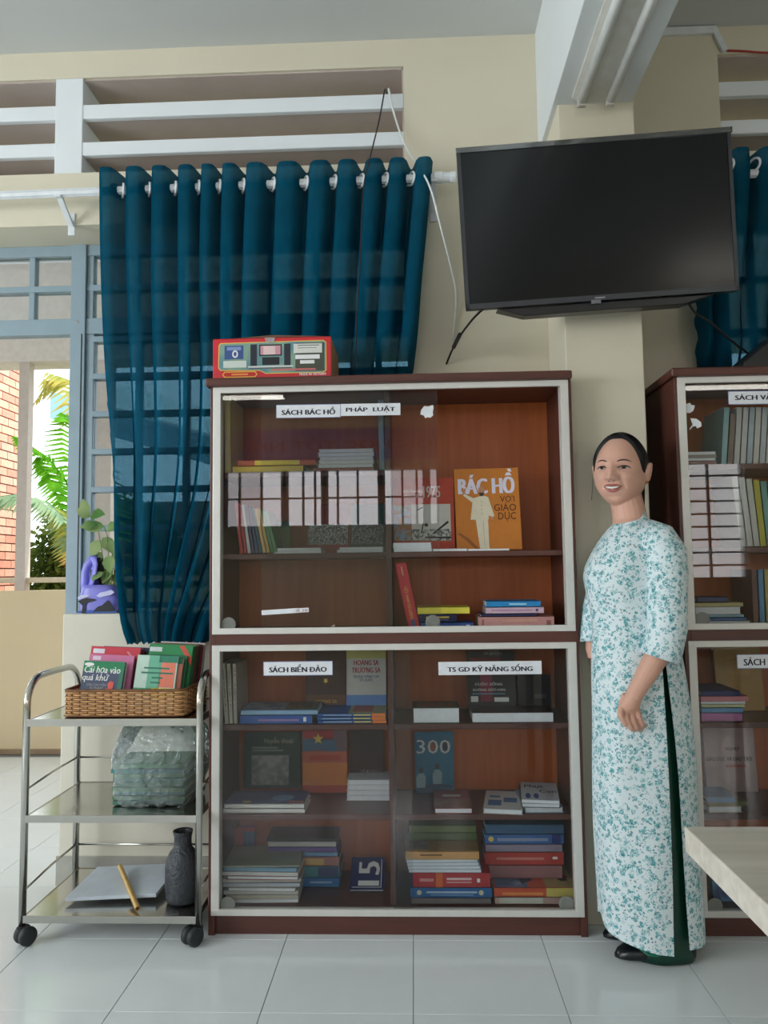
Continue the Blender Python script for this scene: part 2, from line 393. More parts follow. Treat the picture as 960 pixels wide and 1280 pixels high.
MB().box(-5.5, 2.5, 13.2, 16, -.5, 2.4).build('wall', mat('grey_brown_house_wall', (120, 112, 104), .8), rb)  # plain grey-brown wall colour
mb = MB(); mb.prism([(-6, 12.4, 3.75), (3, 12.4, 1.0), (3, 12.4, 1.45), (-6, 12.4, 4.2)], (0, 1, 0), .12); mb.build('fascia', mat('blue_fascia', (132, 170, 186), .5), rb)
mb = MB(); mb.prism([(-6, 12.5, 4.2), (3, 12.5, 1.45), (3, 16, 2.3), (-6, 16, 5.1)], (0, 0, 1), .06); mb.build('roof', mat('pale_sheet_roof', (190, 205, 205), .5), rb)
def leaf_mat(name, c1, c2, tl=.5):
    m = bpy.data.materials.new(name); m.use_nodes = True; n = m.node_tree.nodes; L = m.node_tree.links; n.clear()
    d = n.new('ShaderNodeBsdfDiffuse'); t = n.new('ShaderNodeBsdfTranslucent')
    tc = n.new('ShaderNodeTexCoord'); nz = n.new('ShaderNodeTexNoise'); nz.inputs['Scale'].default_value = 5; L.new(tc.outputs['Object'], nz.inputs['Vector'])
    rp = n.new('ShaderNodeValToRGB'); rp.color_ramp.elements[0].color = lin(c1); rp.color_ramp.elements[1].color = lin(c2)
    rp.color_ramp.elements[0].position = .35; rp.color_ramp.elements[1].position = .65
    L.new(nz.outputs['Fac'], rp.inputs[0]); L.new(rp.outputs[0], d.inputs[0]); L.new(rp.outputs[0], t.inputs[0])
    a = n.new('ShaderNodeMixShader'); a.inputs[0].default_value = tl; L.new(d.outputs[0], a.inputs[1]); L.new(t.outputs[0], a.inputs[2])
    L.new(a.outputs[0], n.new('ShaderNodeOutputMaterial').inputs[0]); return m
PALM = leaf_mat('palm_leaf', (70, 132, 30), (110, 176, 48)); PALMG = leaf_mat('grey_green_palm_leaf', (128, 160, 130), (170, 196, 160)); PALMY = leaf_mat('yellow_palm_leaf', (190, 180, 100), (160, 170, 90))
def frond(e, pts, ln, m, n=34, droop=.5, up=(0, 0, 1)):
    pts = [V(p) for p in pts]
    def at(t):
        k = t*(len(pts)-1); i = min(int(k), len(pts)-2); return pts[i].lerp(pts[i+1], k-i)
    f = MB().tube([at(t/12) for t in range(13)], [.012*(1-t/14) for t in range(13)], 6).build('frond_stem', m, e, smooth=True)
    mb = MB()
    for i in range(n):
        t = .12 + .88*i/(n-1); p = at(t); d = (at(min(1, t+.02))-at(t-.02)).normalized(); s = d.cross(V(up)).normalized(); u = s.cross(d)
        l = ln*(math.sin(PI*min(1, .25+t*.75))*.8+.25)
        for sg in (-1, 1):
            q = (s*sg + d*.75 - V((0, 0, droop*.5)) + u*random.uniform(-.1, .2)).normalized()
            q2 = (q - V((0, 0, droop))).normalized(); wv = d*.016
            a = p; b = p+q*l*.5; c = b+q2*l*.5
            mb.add([a-wv*.6, a+wv*.6, b+wv, b-wv, c], [(0, 1, 2, 3), (3, 2, 4)])
    mb.build('leaflets', m, f, recalc=False)
pe = thing('areca_palm', 'bright green palm with arching fronds just outside the corridor', 'palm', (-2.3, 6.6, -.5))
MB().tube([(-2.2, 6.6, -.5), (-2.2, 6.6, .5), (-2.1, 6.6, 1.1)], [.07, .06, .04], 10).build('trunk', PALM, pe, smooth=True)
def pp(x, y, Y): return UY(x, y, Y)
frond(pe, [pp(112, 690, 6.3), pp(98, 645, 6.2), pp(82, 600, 6.1), pp(60, 572, 6.0), pp(25, 548, 6.0)], .36, PALM, 44, .8)
frond(pe, [pp(112, 720, 5.9), pp(92, 660, 5.8), pp(60, 628, 5.7), pp(20, 618, 5.6), pp(-30, 625, 5.5)], .34, PALMG, 40, .75)
frond(pe, [pp(118, 640, 7.0), pp(112, 540, 7.0), pp(98, 480, 6.9), pp(70, 470, 6.8), pp(45, 500, 6.7)], .45, PALMY, 40, .7)
frond(pe, [pp(130, 720, 6.5), pp(118, 620, 6.6), pp(100, 540, 6.7), pp(84, 520, 6.7)], .45, PALM, 36, .6)
frond(pe, [pp(112, 720, 6.0), pp(100, 675, 5.9), pp(80, 640, 5.9), pp(62, 632, 5.9)], .28, PALMY, 34, .8)
def shrub(name, label, c, r, n, m, seed, ls=.07):
    random.seed(seed); e = thing(name, label, 'shrub', (c[0], c[1], -.5), 'shrubs behind the parapet')
    mb = MB()
    for i in range(n):
        q = V((random.gauss(0, 1), random.gauss(0, 1), random.gauss(0, 1))).normalized()*random.uniform(.6, 1)
        p = V(c)+V((q.x*r[0], q.y*r[1], q.z*r[2])); a = V((random.gauss(0, 1), random.gauss(0, 1), random.gauss(0, 1))).normalized(); b = a.orthogonal().normalized()
        mb.add([p, p+a*ls*.5+b*ls*.25, p+a*ls, p+a*ls*.5-b*ls*.25], [(0, 1, 2, 3)])
    mb.build('foliage', m, e, recalc=False)['kind'] = 'stuff'
    MB().tube([(c[0], c[1], -.5), (c[0]+.03, c[1], c[2]-.2), (c[0], c[1]+.03, c[2]+r[2]*.4)], [.05, .04, .02], 8).build('stem', mat('bark', (92, 76, 58), .9), e, smooth=True)
shrub('garden_shrub', 'dark green shrub behind the parapet beside the pale post', (-3.2, 8.0, 1.0), (1.0, .5, 1.0), 11000, leaf_mat('dark_leaf', (52, 70, 34), (104, 116, 52)), 3, .085)
shrub('garden_shrub', 'rusty orange leaved shrub in front of the dark green shrub', (-3.02, 7.15, 1.38), (.28, .2, .26), 600, leaf_mat('rusty_leaf', (168, 104, 70), (206, 160, 120)), 4, .08)
shrub('garden_shrub', 'dark shrub growing in front of the curtained window', (-1.2, 7.4, 1.0), (.8, .5, .9), 3800, leaf_mat('dark_leaf2', (58, 82, 40), (98, 122, 60)), 5, .08)
shrub('garden_shrub', 'dark shrub growing past the middle of the curtained window', (.9, 8.2, 1.1), (1.2, .5, 1.0), 3800, leaf_mat('dark_leaf3', (58, 82, 40), (98, 122, 60)), 6, .08)
random.seed(11)

# ------------------------------------------------------------------ curtain rods and curtains
YR = 2.80
def rod(name, label, x0, x1, z0, z1, brackets, finials):
    e = thing(name, label, 'curtain rod', (x0, YR, z0))
    a, b = V((x0, YR, z0)), V((x1, YR, z1))
    mb = MB(); rings = []; n = 24
    for p in (a, b): rings.append([p + V((0, math.cos(2*PI*k/n), math.sin(2*PI*k/n)))*(.0145 + (.0016 if k % 3 == 0 else 0)) for k in range(n)])
    mb.loft(rings); mb.build('pole', PLASTW, e)
    for bx in brackets:
        t = (bx-x0)/(x1-x0); c = a.lerp(b, t); k = MB()
        k.bar(c+V((0, 0, -.014)), c+V((0, .11, -.085)), .022, .012); k.box(bx-.014, bx+.014, YW-.006, YW, c.z-.12, c.z-.03)
        k.box(bx-.012, bx+.012, YR-.018, YR+.018, c.z-.022, c.z-.014)
        k.build('bracket', PLASTW, e, bevel=.002)
    for fx in finials:
        c = a.lerp(b, (fx-x0)/(x1-x0)); MB().lathe(c-V((.0, 0, 0)), [(.017, -.03), (.022, -.028), (.022, .0), (.019, .004), (.019, .03), (.021, .033), (.021, .05), (.014, .055)], 16, (1, 0, 0)).build('finial', PLASTW, e, smooth=False)
    return e
rod('curtain_rod', 'white ribbed curtain rod over the left window beside the television', -2.6, .155, 2.600, 2.625, [-1.335, -2.4, .10], [.13])
rod('curtain_rod', 'white ribbed curtain rod over the right window behind the television', 1.10, 3.4, 2.600, 2.615, [1.2, 3.2], [1.08])

def curtain(name, label, peaks, top, left, right, zbot, A, cab=None, nz=46, hem=.006):
    """peaks: X of the front-facing folds at the top; left/right: tables z -> X of the edges"""
    e = thing(name, label, 'curtain', (peaks[len(peaks)//2], YR, zbot))
    n = len(peaks); us = []; per = 14
    knots = [left[-1][1]-.012] + peaks + [right[-1][1]+.012] if False else peaks
    cols = []
    for i in range(n-1):
        for k in range(per): cols.append(i + k/per)
    cols.append(n-1)
    cols = [c for c in ([-.32, -.24, -.16, -.08] + cols + [n-1+.08, n-1+.16, n-1+.24])]
    def xt(c):
        if c < 0: return peaks[0] + c*(peaks[1]-peaks[0])
        if c >= n-1: return peaks[-1] + (c-n+1)*(peaks[-1]-peaks[-2])
        i = int(c); f = c-i; s = f + .13*math.sin(2*PI*f) 
        return peaks[i] + (peaks[i+1]-peaks[i])*s
    xa, xb = xt(cols[0]), xt(cols[-1]); rows = []
    ztop = top
    for j in range(nz+1):
        t = j/nz; z = ztop + (zbot-ztop)*t; L, Rr = sm(left, z), sm(right, z); row = []
        for ci, c in enumerate(cols):
            u = (xt(c)-xa)/(xb-xa)
            bl = min(1, t*1.3)
            wob = .35*math.sin(3.1*c+1.3)*bl
            ph = 2*PI*(c+wob*.25)
            amp = A*(1-.35*t) * (1 + .35*math.sin(c*2.3+t*2.0)*bl)
            y = YR - amp*math.tanh(1.9*math.cos(ph))/.956 + .012*math.sin(5*c+4*t)*bl
            x = L + (Rr-L)*u + .008*math.sin(2*ph+5*t)*bl
            zz = z
            if j == nz: zz += hem*math.sin(c*2*PI*5)
            if ci == 0: x += .006*math.sin(z*2*PI/.03)*min(1, t*2)
            if z < 2.0 and cab:            # pressed between bookcase and wall
                k = min(1, (2.0-z)/.18)*max(0, min(1, (x-cab)/.07)); k = k*k*(3-2*k)
                y = y*(1-k) + k*(2.888 + (y-YR)*.22)
            row.append(V((x, min(y, 2.903), zz)))
        rows.append(row)
    mb = MB(); mb.loft(rows, cap=False, closed=False)
    o = mb.build('cloth', CURT, e, smooth=True, recalc=False)
    rs = MB()
    for i in range(n-1):
        for off in (.25, .75):
            c = i+off; z = 2.60 + (xt(c)+2.6)*.025/2.755; x = xt(c)
            MB().tube([(x + .012*math.cos(a)*(1 if off < .5 else -1), YR+.0235*math.cos(a), z+.0235*math.sin(a)) for a in [2*PI*q/18 for q in range(18)]], .0048, 6, loop=True, cap=False).build('eyelet', PLASTW, e, smooth=True)
    return e
pk = [UY(px, 230, YR).x for px in (131, 168, 198, 232, 258, 284, 316, 357, 398, 430, 465, 492, 528)]
def zx(px, py, Y=YR): p = UY(px, py, Y); return (p.z, p.x)
left = sorted([zx(123, 222), zx(125, 330), zx(131, 460), zx(138, 560), zx(143, 660), zx(150, 740), zx(163, 800), zx(200, 850)])
right = sorted([zx(541, 205), zx(530, 330), zx(515, 470), zx(470, 600), zx(380, 720), zx(300, 810), zx(290, 850)])
curtain('window_curtain', 'long teal blue eyelet curtain hanging behind the left bookcase', pk, 2.685, left, right, .90, .046, -.76)
pk2 = [UY(px, 230, YR).x for px in (896, 921, 958, 992, 1028, 1066, 1100, 1140)]
left2 = sorted([zx(890, 215), zx(884, 300), zx(874, 380), zx(878, 455), zx(882, 520)])
right2 = sorted([zx(1150, 205), zx(1150, 520)])
curtain('window_curtain', 'short teal blue curtain behind the television above the right bookcase', pk2, 2.685, left2, right2, 1.62, .040, .80)

# ------------------------------------------------------------------ television
ax = V((1, 0, .047)).normalized(); ax = V((ax.x, .0, ax.z)); 
cN = V((0, -1, -.10)).normalized(); cN = (cN - ax*cN.dot(ax)).normalized(); cB = cN.cross(ax)*1.0
cB = V((cB.x, cB.y, cB.z)); 
if cB.z < 0: cB = -cB
tvc = (UY(569, 191, 2.395)+UY(914, 167, 2.395)+UY(925, 357, 2.42)+UY(582, 386, 2.42))/4
TW, TH = .868, .512
tv = thing('television', 'large black flat television tilted forward on the column', 'television', tuple(tvc-V((0, 0, TH/2))))
O = tvc - ax*TW/2 - cB*TH/2
MB().fbox(O - cN*.028, ax, cB, cN, TW, TH, .028).build('casing', BLACKP, tv, bevel=.004)
mb = MB(); bz = .011
for a, b, c, d in ((0, TW, 0, .017), (0, TW, TH-bz, TH), (0, bz, 0, TH), (TW-bz, TW, 0, TH)):
    mb.fbox(O + ax*a + cB*c + cN*.0002, ax, cB, cN, b-a, d-c, .004)
mb.build('bezel', mat('dark_grey_bezel', (52, 54, 58), .35), tv)
def screen_mat():
    return mat('black_glossy_screen', (12, 14, 18), .16, var=.02, spec=.5)
MB().fbox(O + ax*bz + cB*.017, ax, cB, cN, TW-2*bz, TH-.017-bz, .0012).build('screen', screen_mat(), tv)
MB().fbox(O + ax*.12 + cB*.04 - cN*.075, ax, cB, cN, TW-.24, TH*.62, .048).build('rear_housing', BLACKP, tv, bevel=.012)
# slim sound bar shelf under the back edge
q = O - cN*.02
pf = [(.10, -.002), (.80, -.002), (.70, -.028), (.19, -.030)]
MB().prism([q + ax*a + cB*b + cN*.01 for a, b in pf], -cN, .06).build('lower_housing', BLACKP, tv, bevel=.003)
MB().fbox(O + ax*.40 + cB*-.010 - cN*.002, ax, cB, cN, .03, .012, .008).build('remote_sensor', mat('grey_sensor', (110, 112, 116), .3), tv)
ft = Fr(O + cN*.0044, ax, cB, cN)
rect(ft, TW/2-.022, TW/2+.010, .006, .010, mat('silver_print', (150, 152, 155), .3), tv, 'maker_badge')
MB().fbox(O + ax*-.004 + cB*(TH-.012) - cN*.02, ax, cB, cN, TW+.008, .016, .026).build('protective_film', glass_mat('clear_film', (.9, .92, .93), .2, .1), tv)
MB().box(XCL+.05, XCR-.05, tvc.y+.075, YCF, tvc.z-.1, tvc.z+.1).build('wall_bracket', BLACKP, tv)

# cables
def cable(label, pts, r, m, name='cable'):
    P = [V(p) for p in pts]; out = []
    n = len(P)
    for i in range(n-1):
        p0, p1, p2, p3 = P[max(0, i-1)], P[i], P[i+1], P[min(n-1, i+2)]
        for k in range(8):
            t = k/8; out.append(.5*((2*p1)+(p2-p0)*t+(2*p0-5*p1+4*p2-p3)*t*t+(3*p1-p0-3*p2+p3)*t**3))
    out.append(P[-1]); return tag(MB().tube(out, r, 6).build(name, m, smooth=True), label, 'cable')
KW = mat('white_cable', (225, 228, 225), .5); KB = mat('black_cable', (24, 24, 26), .5)
cable('white cable hanging from the vent beside the teal curtain', [UY(487, 108, YW-.0)+V((0, .05, 0)), UY(486, 112, YW-.02), UY(492, 140, 2.89), UY(508, 185, 2.86), UY(535, 228, 2.74), UY(550, 280, 2.74), UY(565, 340, 2.84), UY(570, 375, 2.88), UY(566, 425, 2.9)], .004, KW)
cable('thin black cable hanging in front of the teal curtain', [UY(483, 108, YW)+V((0, .05, 0)), UY(481, 113, 2.89), UY(474, 150, 2.87), UY(462, 200, 2.735), UY(454, 240, 2.722), UY(450, 330, 2.722), UY(446, 400, 2.722), UY(444, 466, 2.722)], .003, KB)
cable('black power lead dropping from the left of the television', [UY(604, 386, 2.44), UY(590, 400, 2.55), UY(575, 420, 2.7), UY(565, 438, 2.84), UY(558, 455, 2.9)], .004, KB)
cable('black lead from the right of the television to the black case', [UY(858, 372, 2.45), UY(868, 390, 2.5), UY(888, 403, 2.56), UY(912, 424, 2.62), UY(935, 442, 2.68), UY(948, 452, 2.72)], .004, KB)
tag(MB().tube([UY(575, 418, 2.71), UY(567, 434, 2.82)], .008, 8).build('cable_plug', KB), 'small black plug on the lead left of the television', 'plug')

# ceiling lamp on the beam, unlit
def lamp_fixture(label, c, d, ln, lit):
    d = V(d).normalized(); s = d.cross(V((0, 0, 1))).normalized(); c = V(c); up = V((0, 0, 1))
    e = thing('fluorescent_lamp', label, 'lamp', tuple(c-up*.06))
    a = c - d*ln/2
    pr = [(-.075, 0), (.075, 0), (.075, -.012), (.035, -.028), (-.035, -.028), (-.075, -.012)]
    MB().prism([a + s*x + up*z for x, z in pr], d, ln).build('housing', mat('lamp_housing', (208, 206, 196), .4), e)
    for sg in (-1, 1):
        p = a + s*(.048*sg) - up*.034
        MB().tube([p + d*.03, p + d*(ln-.03)], .0155, 14).build('tube', mat('lit_tube', (255, 250, 240), .3, emit=14) if lit else mat('unlit_tube', (236, 238, 236), .25), e, smooth=True)
        for t in (.012, ln-.03):
            MB().fbox(p + d*t - s*.014 - up*.020, d, s, up, .018, .028, .045).build('lamp_holder', mat('holder_plastic', (190, 186, 176), .5), e, bevel=.003)
    return e
lamp_fixture('unlit twin tube lamp under the ceiling beam above the television', (.645, 1.93, ZB), (0, 1, 0), 1.24, False)
lamp_fixture('lit twin tube lamp on the ceiling behind the photographer at left', (-2.1, -3.9, ZC), (1, 0, 0), 1.24, True)
lamp_fixture('lit twin tube lamp on the ceiling behind the photographer at right', (3.6, -3.9, ZC), (1, 0, 0), 1.24, True)
# cable duct on the right of the beam
e = thing('cable_duct', 'white cable duct below the ceiling right of the beam', 'duct', (.9, YW, 3.2))
za = UY(850, 38, YW-.01).z
MB().box(XCR-.008, 1.215, YW-.016, YW, za-.018, za+.012).build('duct_run', PLASTW, e, bevel=.002)
mb = MB(); mb.bar((1.205, YW-.009, za+.004), UY(906, 64, YW-.009), .022, .016, (0, -1, 0)); mb.build('duct_drop', PLASTW, e, bevel=.002)
cable('thin red wire running into the right ventilation opening', [UY(908, 63, YW-.006), UY(930, 64, YW-.004), UY(962, 66, YW-.004), (1.7, YW-.004, 3.13)], .004, mat('red_wire', (176, 52, 48), .5))

# ------------------------------------------------------------------ bookcases
CW, CD, CH = 1.20, .352, 1.79
SH = [1.489, 1.212, .949, .647, .358, .072]       # tops of the shelf boards
def bookcase(label, x0, glass_up, glass_lo, extra_left_shelf=True):
    x1 = x0+CW; yb = YC+CD
    e = thing('bookcase', label, 'bookcase', (x0+CW/2, YC+CD/2, 0), 'pair of brown glass fronted bookcases')
    t = .022
    MB().box(x0, x0+t, YC, yb, 0, CH-.02).build('side_panel', BROWN, e, bevel=.002)
    MB().box(x1-t, x1, YC, yb, 0, CH-.02).build('side_panel', BROWN, e, bevel=.002)
    MB().box(x0-.012, x1+.001, YC-.022, yb, CH-.02, CH+.008).build('top_board', BROWN, e, bevel=.006, seg=3)
    MB().box(x0+t, x1-t, yb-.012, yb, .03, CH-.02).build('back_panel', BROWNB, e)
    MB().box(x0+t, x1-t, YC+.012, YC+.03, 0, .062).build('plinth', BROWN, e, bevel=.001)
    MB().box(x0+t, x1-t, YC+.03, yb-.012, .054, .072).build('bottom_board', BROWN, e)
    MB().box(x0+t, x1-t, YC, yb-.012, .914, .949).build('middle_board', BROWN, e)
    xm = x0+.59
    MB().box(xm-.009, xm+.009, YC+.06, yb-.012, .072, CH-.02).build('partition', BROWN, e)
    for i, z in enumerate(SH):
        if i in (2, 5): continue
        MB().box(x0+t, xm-.009, YC+.055, yb-.012, z-.018, z).build('shelf', BROWN, e, bevel=.0015)
        if i: MB().box(xm+.009, x1-t, YC+.055, yb-.012, z-.018, z).build('shelf', BROWN, e, bevel=.0015)
    for za, zb in ((.949, CH-.02), (.062, .914)):       # aluminium track round each pair of panes
        a = MB(); wd = .026
        a.box(x0+.010, x0+.010+wd, YC-.004, YC+.04, za, zb); a.box(x1-.010-wd, x1-.010, YC-.004, YC+.04, za, zb)
        a.box(x0+.010, x1-.010, YC-.0045, YC+.008, za, za+.020); a.box(x0+.010, x1-.010, YC-.0045, YC+.008, zb-.020, zb)
        a.box(x0+.010, x1-.010, YC+.03, YC+.04, za, za+.012); a.box(x0+.010, x1-.010, YC+.03, YC+.04, zb-.012, zb)
        a.build('sliding_track', ALU, e, bevel=.0015)
    out = {}
    for key, (za, zb), spans in (('up', (.962, CH-.032), glass_up), ('lo', (.075, .902), glass_lo)):
        for k, (ga, gb) in enumerate(spans):
            y = YC+.010 + .012*k
            g = MB().box(x0+ga, x0+gb, y, y+.004, za, zb).build('glass_pane', GLASS, e); out[key+str(k)] = (g, y)
            px = x0+ga+.028 if k == 0 else x0+gb-.028
            MB().lathe((px, y-.0005, za+.018), [(.024, 0), (.024, .002), (.018, .003), (.004, .002)], 24, (0, -1, 0)).build('finger_pull', mat('smoky_plastic', (120, 122, 116), .3), g, smooth=False)
    return e, out
bcL, gL = bookcase('brown bookcase of library books left of the standing woman', -.672, [(.034, .602), (.167, .760)], [(.034, .655), (.592, 1.166)])
bcR, gR = bookcase('brown bookcase of library books right of the standing woman', .862, [(.034, .62), (.58, 1.166)], [(.034, .655), (.592, 1.166)])

# paper labels stuck on the panes (parts of the pane they are stuck to)
PAPER = col((226, 228, 232)); INK = col((28, 30, 44)); 
def sticker(g, px0, px1, py0, py1, txt, tilt=0, paper=PAPER, ink=INK, y=None, border=False, bold=.06):
    o, gy = g; yy = (y if y else gy)-.0004
    a, b = UY(px0, (py0+py1)/2, yy), UY(px1, (py0+py1)/2 + tilt, yy); h = UY(px0, py0, yy).z-UY(px0, py1, yy).z
    A = (b-a).normalized(); B = V((0, 0, 1)) - A*A.z; fr = Fr(a - B.normalized()*h/2, A, B, (0, -1, 0)); wd = (b-a).length
    p = rect(fr, 0, wd, 0, h, paper, o, 'paper_label')
    if border:
        for u0, u1, v0, v1 in ((0, wd, 0, .002), (0, wd, h-.002, h), (0, .002, 0, h), (wd-.002, wd, 0, h)): rect(fr, u0, u1, v0, v1, col((120, 130, 170)), o, 'label_border', n=.0007)
    if txt: text(fr, txt, wd*.09, wd*.91, h*.24, h*.80, ink, o, bold)
    return fr
sticker(gL['up0'], 345, 426, 506, 523, 'SÁCH BÁC HỒ', -1.2, border=True)
sticker(gL['up0'], 426, 500.5, 505, 520, 'PHÁP  LUẬT', -1.2)
sticker(gL['lo0'], 329, 416, 827, 845, 'SÁCH BIỂN ĐẢO', -1, border=True)
sticker(gL['lo1'], 548, 677, 827.5, 844, 'TS GD KỸ NĂNG SỐNG', -1.5)
sticker(gL['up0'], 327, 372, 763, 769, None, -3); sticker(gL['up0'], 369, 386, 760.5, 766, 'ố 10', -1, ink=col((180, 50, 40)))
sticker(gR['up0'], 910, 1010, 489, 506, 'SÁCH VĂN HỌC', -1.5, border=True)
sticker(gR['lo0'], 921, 1010, 818, 836, 'SÁCH I', -1, border=True) if False else None
fr = sticker(gR['lo0'], 921, 1000, 818, 836, None, -1, border=True)
text(fr, 'SÁCH I', .022, .102, .010, .036, INK, gR['lo0'][0], .04)
def scrap(g, cx, cy, r, pts, m=PAPER):
    o, gy = g; c = UY(cx, cy, gy-.0004); s = UY(cx+1, cy, gy).x-c.x
    poly(Fr(c, (1, 0, 0), (0, 0, 1), (0, -1, 0)), [(x*s*r, -y*s*r) for x, y in pts], m, o, 'torn_paper')
TORN = [(-.9, -.3), (-.4, -.9), (.2, -.8), (.85, -1.05), (.95, -.6), (.8, .1), (.9, .5), (.4, .9), (.1, .75), (-.3, .95), (-.5, .5), (-1, .35)]
scrap(gL['up1'], 534, 515, 8.5, TORN)
scrap(gR['up0'], 862, 510, 7, [(-.9, .2), (-.6, -.7), (.1, -.9), (.3, -.5), (.9, -.4), (.6, .5), (0, .9), (-.7, .8)])
scrap(gR['up0'], 869, 530, 8, [(-.7, -.9), (.2, -.8), (.9, -.2), (.9, .4), (.2, .7), (.1, .3), (-.4, .4), (-.8, .9), (-.9, .7), (-.4, .1)])
scrap(gL['up0'], 390, 788, 30, [(-1, .1), (-.6, -.05), (0, .02), (.6, -.02), (.95, -.25), (1, -.2), (.7, .1), (0, .1), (-.8, .16)], glass_mat('clear_tape', (.8, .8, .78), .3, .2))

# ------------------------------------------------------------------ books
PG = mat('paper_pages', (228, 226, 216), .7, var=.05, vs=90, bump=.1, bs=200)
PGW = mat('white_paper_pages', (232, 236, 240), .7, var=.04, vs=90)
def bookparts(e, O, A, B, N, w_, h_, t, spine, cm, pm=None, board=.0014, soft=False, O2=None):
    """O: lower left corner of the front cover (outer face), A right, B up, N outward; the block goes to -N"""
    pm = pm or PG; A, B, N = V(A).normalized(), V(B).normalized(), V(N).normalized(); O = V(O)
    board = min(board, t*.2); mb = MB()
    mb.fbox(O - N*board, A, B, N, w_, h_, board); mb.fbox(O - N*t, A, B, N, w_, h_, board)
    i = .0012 if soft else .003
    u0, u1, v0, v1 = i, w_-i, i, h_-i
    if spine == 'L': mb.fbox(O - N*t, A, B, N, board, h_, t); u0 = board
    if spine == 'R': mb.fbox(O + A*(w_-board) - N*t, A, B, N, board, h_, t); u1 = w_-board
    if spine == 'B': mb.fbox(O - N*t, A, B, N, w_, board, t); v0 = board
    if spine == 'T': mb.fbox(O + B*(h_-board) - N*t, A, B, N, w_, board, t); v1 = h_-board
    c = mb.build('cover', cm, e)
    MB().fbox(O + A*u0 + B*v0 - N*(t-board), A, B, N, u1-u0, v1-v0, t-2*board).build('pages', pm, e)
    return c
PXM = 2.62/F
ORD = ['top', 'second from top', 'third from top', 'fourth from top', 'fifth from top', 'sixth from top', 'seventh from top', 'eighth from top', 'ninth from top', 'tenth from top', 'eleventh from top', 'twelfth from top']
def stack(where, zb, Yf, items, group):
    """items bottom to top: (px left, px right, px thickness, depth, cover rgb, words, face, yaw degrees, dy)"""
    n = len(items); z = zb + .0006; out = []
    for i, it in enumerate(items):
        x0, x1, tp, dp, c, words, face = it[:7]; yaw = it[7] if len(it) > 7 else 0; dy = it[8] if len(it) > 8 else 0
        y = Yf+dy; zy = 900
        pa = UY(x0, proj_y(x0, y, z), y).x; pb = UY(x1, proj_y(x1, y, z), y).x
        t = tp*PXM*(y/2.58); a = math.radians(yaw); A = V((math.cos(a), math.sin(a), 0)); B = V((-math.sin(a), math.cos(a), 0))
        k = n-1-i
        od = ORD[k] if n > 1 else 'single'
        e = thing('book', ('%s, %s in %s' % (words, ('top' if k == 0 else 'bottom' if i == 0 else od), where)) if n > 1 else '%s %s' % (words, where), 'book', ((pa+pb)/2, y+dp/2, z), group)
        O = V((pa, y, z+t)); w_ = (pb-pa)
        cv = bookparts(e, O, A, B, (0, 0, 1), w_, dp, t, {'spine': 'B', 'pages': 'T', 'edge': 'L'}[face], col(c), PGW if face == 'pages' else PG, soft=t < .012)
        out.append((e, cv, Fr(V((pa, y, z)) - B*.0, A, (0, 0, 1), -B), w_, t, Fr(O, A, B, (0, 0, 1)), dp))
        z += t + .0004
    return out
def proj_y(x, Y, Z):                              # photo row of a height at a depth (column only matters through the roll)
    v = R3.transposed() @ (V(((x-VX)/F*Y, Y, Z)) - V((0, 0, H))); return 640 - F*v.y/-v.z
def cover_book(label, x0, x1, yt, zb, Y, c, t=.018, lean=8, group=None, spine='L', dx=0, pages=None, yb=None):
    """a book standing with its front cover to the room, leaning back"""
    yb = yb or proj_y((x0+x1)/2, Y, zb)
    a = UY(x0, yb, Y).x; b = UY(x1, yb, Y).x; l = math.radians(lean)
    zt = UY((x0+x1)/2, yt, Y+.03).z
    for s_ in (SH[1:] if x0 > 487 and x0 < 730 else SH) + [.932]:
        if s_ > zb+.05: zt = min(zt, s_-.022)
    hh = (zt-zb)/math.cos(l)
    B = V((dx, math.sin(l), math.cos(l))).normalized(); A = V((1, 0, 0)); N = A.cross(B); A = B.cross(N)
    O = V((a, Y, zb+.0006+t*math.sin(l)*0))
    e = thing('book', label, 'book', ((a+b)/2, Y+.02, zb), group)
    O = O + V((0, 0, max(0, t*math.sin(l))))
    hh -= max(0, t*math.sin(l))
    cv = bookparts(e, O, A, B, N, b-a, hh, t, spine, col(c), pages)
    return e, cv, Fr(O, A, B, N), b-a, hh
def spine_book(label, quad, zb, Y, dp, c, group, pages=None):
    """spine outwards, quad = px of top-left, top-right, bottom x-left, x-right, top y"""
    xa, xb, xc, xd, yt = quad; yb = proj_y(xc, Y, zb)
    p0 = UY(xc, yb, Y); p1 = UY(xd, yb, Y); q0 = UY(xa, yt, Y)
    lean = (q0.x-p0.x)/(q0.z-zb); Bv = V((lean, 0, 1)).normalized(); hh = (q0.z-zb)/Bv.z; t = (p1.x-p0.x)*Bv.z
    N = V((-Bv.z, 0, Bv.x)); e = thing('book', label, 'book', ((p0.x+p1.x)/2, Y+dp/2, zb), group)
    z0 = zb + .0006 + (t*abs(Bv.x) if Bv.x > 0 else 0); O = V((p0.x, Y, z0))
    if Bv.x < 0: O = V((p0.x, Y, zb+.0006+t*abs(Bv.x)))
    cv = bookparts(e, O, (0, 1, 0), Bv, N, dp, hh-t*abs(Bv.x), t, 'L', col(c), pages)
    return e, cv, Fr(O, -N, Bv, (0, -1, 0)), t, hh
def photo_mat(name, a, b, s=60, lo=.42, hi=.58, detail=6):
    if name in MATS: return MATS[name]
    m = mat(name, (128, 128, 128), .4); n = m.node_tree.nodes
    for k in n:
        if k.type == 'TEX_NOISE': k.inputs['Scale'].default_value = s; k.inputs['Detail'].default_value = detail
        if k.type == 'VALTORGB':
            k.color_ramp.elements[0].position = lo; k.color_ramp.elements[1].position = hi
            k.color_ramp.elements[0].color = lin(a); k.color_ramp.elements[1].color = lin(b)
    return m
